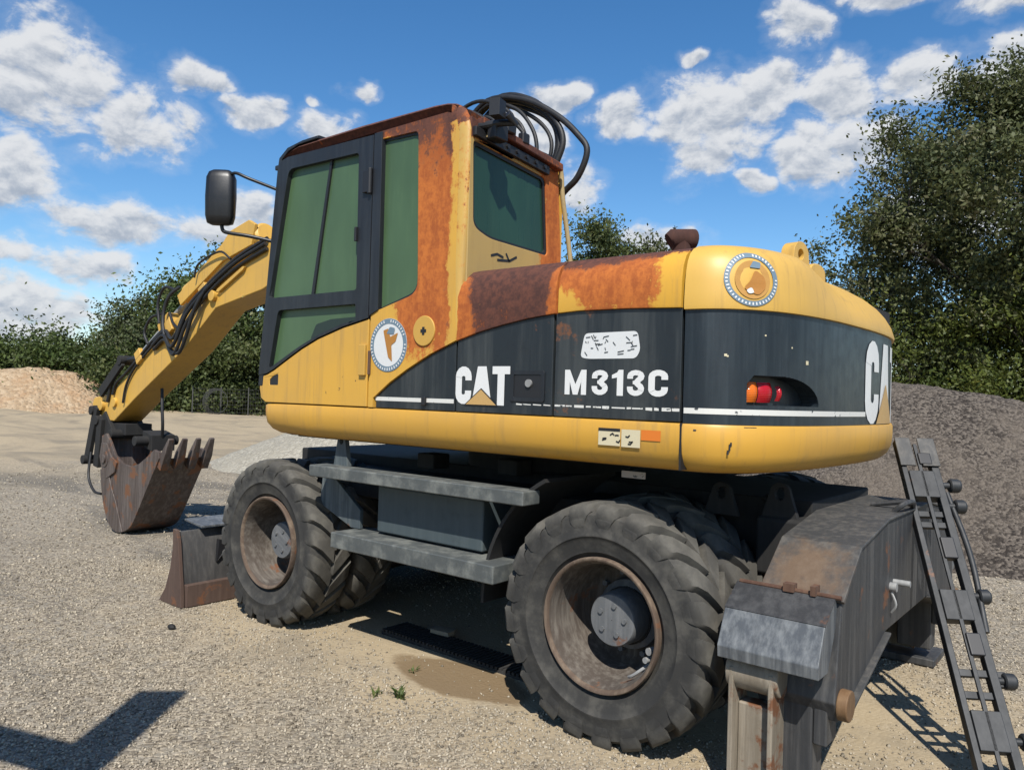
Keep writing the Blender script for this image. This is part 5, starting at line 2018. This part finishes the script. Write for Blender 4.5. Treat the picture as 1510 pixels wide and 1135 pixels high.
for sg in (1, -1):
    mb = MB()
    cyl_pts = [(sg * 1.255, .535), (sg * 1.26, .580), (sg * 1.195, .708), (sg * 1.080, .786), (sg * 1.05, .775), (sg * 1.06, .70), (sg * 1.15, .535)]
    mb.prism(cyl_pts, None, YZ(-0.945), 0.0, 0.37)
    part('cylinder_guard', mb, M_guard, SB, 12, 0.004)
    mb = MB()
    mb.prism([(sg * 1.197, .710), (sg * 1.080, .789), (sg * 1.079, .786), (sg * 1.194, .7065)], None, YZ(-0.946), 0.0, 0.372)
    part('guard_top', mb, M_gtop, SB, 12)
    mb = MB()
    mb.tube([(-0.965, sg * 1.078, .790), (-0.585, sg * 1.078, .790)], 0.009, 8)
    mb.box(-0.80, -0.76, min(sg * 1.06, sg * 1.10), max(sg * 1.06, sg * 1.10), .785, .815)
    mb.box(-0.88, -0.86, min(sg * 1.05, sg * 1.10), max(sg * 1.05, sg * 1.10), .785, .82)
    pieces('hinge_rod', mb, M_rustedge, SB, 40)
    # foot: fork plates, ram and pad
    mb = MB()
    y0, y1 = sorted((sg * 1.08, sg * 1.22))
    mb.box(-0.775, -0.755, y0, y1, 0.06, 0.50)
    mb.box(-0.625, -0.605, y0, y1, 0.06, 0.50)
    FT = part('foot_fork', mb, M_leg, SB, None, 0.006)
    mb = MB()
    mb.cyl((-0.79, sg * 1.15, .475), (-0.59, sg * 1.15, .475), 0.070, 20)
    mb.box(-0.755, -0.625, min(sg * 1.09, sg * 1.17), max(sg * 1.09, sg * 1.17), 0.06, 0.36)
    part('foot_ram', mb, M_leg, SB, None, 0.008)
    mb = MB()
    y0, y1 = sorted((sg * 0.98, sg * 1.10))
    mb.box(-0.88, -0.70, y0, y1, 0.10, 0.52)
    mb.box(-0.93, -0.88, y0, y1, 0.25, 0.50)
    pieces('foot_stay', mb, M_stab, SB, None, 0.008)
    mb = MB()
    y0, y1 = sorted((sg * 0.98, sg * 1.28))
    mb.box(-0.90, -0.54, y0, y1, 0.0, 0.045)
    part('foot_pad', mb, M_stab, SB, None, 0.008)
    mb = MB()
    mb.cyl((-0.96, sg * 1.055, .405), (-1.0, sg * 1.055, .405), 0.056, 24)
    part('pivot_cap', mb, M_cap, SB, 40, 0.006)
mb = MB()
mb.cyl((-0.962, 0.30, .72), (-1.03, 0.30, .72), 0.014, 12)
mb.cyl((-0.962, 0.36, .71), (-0.99, 0.36, .71), 0.020, 12)
pieces('pin_bolt', mb, M_silver, SB, 40)
mb = MB()
mb.tube(crom([(-0.962, 0.36, .70), (-0.99, 0.37, .64), (-0.97, 0.36, .60)], 4), 0.005, 6)
part('safety_wire', mb, M_silver, SB, 40)
mb = MB()
mb.box(-0.70, -0.45, -0.60, 0.60, 0.72, 0.98)
part('rear_crossmember', mb, M_dark, EX, None, 0.02)
lug(-0.55, 0.56, 0.97, 1.135, 'tow_eye', 0.085, M_dark, 'x')
lug(-0.30, 0.62, 0.97, 1.12, 'tow_eye', 0.085, M_dark, 'x')
mb = MB()
mb.tube(crom([(-0.93, .18, 1.012), (-0.97, .17, 1.05), (-0.98, .05, 1.05), (-0.96, -.06, 1.012)], 4), 0.012, 8)
mb.tube([(-0.96, .05, 1.05), (-0.80, .05, 1.02)], 0.012, 8)
part('grab_loop', mb, M_stab, SB, 40)
mb = MB()
mb.tube(crom([(-0.46, .50, 1.05), (-0.52, .52, 1.02), (-0.58, .53, 0.9), (-0.60, .52, 0.75)], 5), 0.02, 8)
part('hose', mb, M_hose, EX, 50)

# ================================================================== LADDER FRAME leaning on the counterweight
F0 = Vector((-1.415, 0.48, 0.0))
F1 = Vector((-0.895, -0.315, 1.315))
LA = (F1 - F0)
LL = LA.length
la = LA.normalized()
lw = Vector((-0.82, -0.57, 0.05))
lw = (lw - la * lw.dot(la)).normalized()
ln = la.cross(lw).normalized()
LD = thing('steel_ladder_frame', 'dark steel ladder-like frame with round knobs leaning behind the stabiliser', 'steel frame', F0)


def lbox(mb, s0, s1, w0, w1, n0, n1):
    c = la * (s0 + s1) / 2 + lw * (w0 + w1) / 2 + ln * (n0 + n1) / 2
    mb.obox(c, la * (s1 - s0) / 2, lw * (w1 - w0) / 2, ln * (n1 - n0) / 2)


for w0, w1 in ((-0.088, -0.062), (0.052, 0.088)):
    mb = MB()
    lbox(mb, 0.0, LL, w0, w1, -0.022, 0.022)
    part('rail', mb, M_ladder, LD, None, 0.004)
mb = MB()
lbox(mb, 0.05, LL * 0.98, -0.012, 0.006, -0.03, -0.018)
part('rail', mb, M_ladder, LD, None, 0.003)
mb = MB()
mb.tube(crom([la * (LL * .82) + lw * 0.10, la * (LL * .62) + lw * 0.125, la * (LL * .40) + lw * 0.10], 8), 0.013, 8)
part('bent_rod', mb, M_ladder, LD, 50)
for f0, f1 in ((0.795, 0.885), (0.425, 0.51), (0.10, 0.195)):
    mb = MB()
    lbox(mb, LL * f0, LL * f1, -0.062, 0.055, -0.03, 0.028)
    part('plate', mb, M_ladder, LD, None, 0.004)
for f0, f1 in ((0.905, 0.945), (0.60, 0.665), (0.33, 0.39)):
    mb = MB()
    lbox(mb, LL * f0, LL * f1, -0.005, 0.055, -0.04, 0.0)
    part('block', mb, M_blk, LD, None, 0.006)
for f in (0.28, 0.225, 0.735, 0.70):
    mb = MB()
    lbox(mb, LL * f, LL * f + 0.03, -0.06, 0.05, -0.012, 0.012)
    part('rung', mb, M_ladder, LD, None, 0.003)
for w0, w1 in ((-0.095, -0.022), (0.010, 0.092)):
    mb = MB()
    lbox(mb, LL * 0.90, LL * 1.0, w0, w1, -0.036, -0.026)
    part('end_plate', mb, M_stabtop, LD, None, 0.004)
for f, o in ((0.845, 0.10), (0.775, 0.09), (0.50, 0.06), (0.275, 0.07), (0.13, 0.08)):
    mb = MB()
    c = la * LL * f
    mb.cyl(c + lw * 0.08, c + lw * (0.10 + o * 0.35), 0.016, 10)
    mb.tube([c + lw * (0.088 + o * 0.3), c + lw * (0.095 + o * 0.3), c + lw * (0.125 + o * 0.35), c + lw * (0.135 + o * 0.35)], [0.026, 0.034, 0.034, 0.026], 14)
    part('knob', mb, M_ladder, LD, 40, 0.003)
mb = MB()
lbox(mb, LL * 0.26, LL * 0.30, 0.06, 0.13, 0.0, 0.03)
lbox(mb, LL * 0.77, LL * 0.80, 0.06, 0.12, 0.0, 0.03)
pieces('bracket', mb, M_ladder, LD, None, 0.004)

# ================================================================== small things on the ground
mb = MB()
mt0, mt1 = Vector((1.80, 0.70, 0.0)), Vector((0.42, 0.74, 0.0))
N = 46
dm = (mt1 - mt0) / N
wd = Vector((-dm.y, dm.x, 0)).normalized()
if wd.y < 0:
    wd = -wd
mb.obox((mt0 + mt1) / 2 + Vector((0, 0, 0.012)), (mt1 - mt0) / 2, wd * 0.10, (0, 0, 0.012))
MT = part('rubber_mat', mb, M_rubber, None)
tag(MT, 'long black ribbed rubber strip lying on the sand under the machine', 'rubber mat')
mb = MB()
for i in range(N):
    c = mt0 + dm * (i + 0.5) + Vector((0, 0, 0.031))
    mb.obox(c, dm * 0.28, wd * 0.10, (0, 0, 0.007))
part('rib', mb, M_rubber, MT)['kind'] = 'stuff'
for x, y, a, L, lb in ((1.58, .50, 0.5, 0.09, 'short pale timber scrap lying flat behind the ribbed strip'), (1.46, .62, 0.1, 0.07, 'small broken board resting on the ribbed strip')):
    mb = MB()
    mb.obox((0, 0, 0), (L, 0, 0), (0, 0.03, 0), (0, 0, 0.012))
    o = part('wood_scrap', mb, M_wood, None, None, 0.003)
    o.location = (x, y, 0.05 if y > 0.55 else 0.012)
    o.rotation_euler = (0, 0, a)
    tag(o, lb, 'wood scrap')


def weed(x, y, n, h, label, seed):
    r = random.Random(seed)
    mb = MB()
    for i in range(n):
        a = r.random() * 2 * PI
        l = h * (0.5 + 0.7 * r.random())
        o = Vector((r.gauss(0, 0.012), r.gauss(0, 0.012), -0.005))
        d = Vector((math.cos(a), math.sin(a), 0))
        sd = Vector((-d.y, d.x, 0)) * 0.0035
        p1 = o + d * l * 0.3 + Vector((0, 0, l * 0.6))
        p2 = o + d * l * 0.85 + Vector((0, 0, l * 0.85))
        b = mb.vs([o - sd, o + sd, p1 + sd * 1.3, p1 - sd * 1.3, p2])
        mb.face([b, b + 1, b + 2, b + 3])
        mb.face([b + 3, b + 2, b + 4])
    me = mb.mesh('weed', M_weed)
    at_ = me.attributes.new('tint', 'FLOAT', 'FACE')
    at_.data.foreach_set('value', [r.random() for _ in me.polygons])
    o = link('weed_tuft', me)
    o.location = (x, y, 0)
    tag(o, label, 'weed')


weed(0.99, 1.40, 26, 0.06, 'small green weed tuft in the gravel left of the rear wheel', 1)
weed(1.10, 1.46, 12, 0.04, 'tiny weed sprig just left of the larger tuft', 2)
weed(1.20, 1.12, 14, 0.035, 'little weed at the edge of the oil stain', 3)

for px_, py_, r_0, lb in ((2.80, 1.62, 0.022, 'small dark clod on the gravel in front of the blade'), (2.62, 2.95, 0.014, 'tiny dark stone on pale gravel at the left')):
    mb = MB()
    rr_ = random.Random(int(px_ * 100))
    rows = []
    for j in range(5):
        t = PI * (j + 0.5) / 5
        rows.append([(r_0 * 1.3 * math.sin(t) * math.cos(a) * rr_.uniform(.8, 1.2), r_0 * math.sin(t) * math.sin(a) * rr_.uniform(.8, 1.2), r_0 * 0.8 * math.cos(t)) for a in [2 * PI * i / 8 for i in range(8)]])
    b0 = mb.grid(rows, True)
    mb.face([b0 + i for i in range(8)])
    mb.face([b0 + 32 + i for i in range(8)])
    o = part('stone', mb, M_dark, None)
    o.location = (px_, py_, r_0 * 0.45)
    tag(o, lb, 'stone')

# unseen post added outside the frame to cast the gravel shadow at bottom left
PS = thing('added_shadow_post', 'flat grey post with a side arm, added out of view to cast the gravel shadow', 'post', (0.20, 4.27, 0))
mb = MB()
mb.obox((0, 0, 1.62), (0.085, 0.085, 0), (-0.02, 0.02, 0), (0, 0, 1.62))
part('upright', mb, M_grey, PS, None, 0.006)
mb = MB()
mb.obox((0.52, 0.20, 2.42), (0.47, 0.16, 0.0), (-0.01, 0.03, 0), (0, 0, 0.11))
part('side_arm', mb, M_grey, PS, None, 0.006)
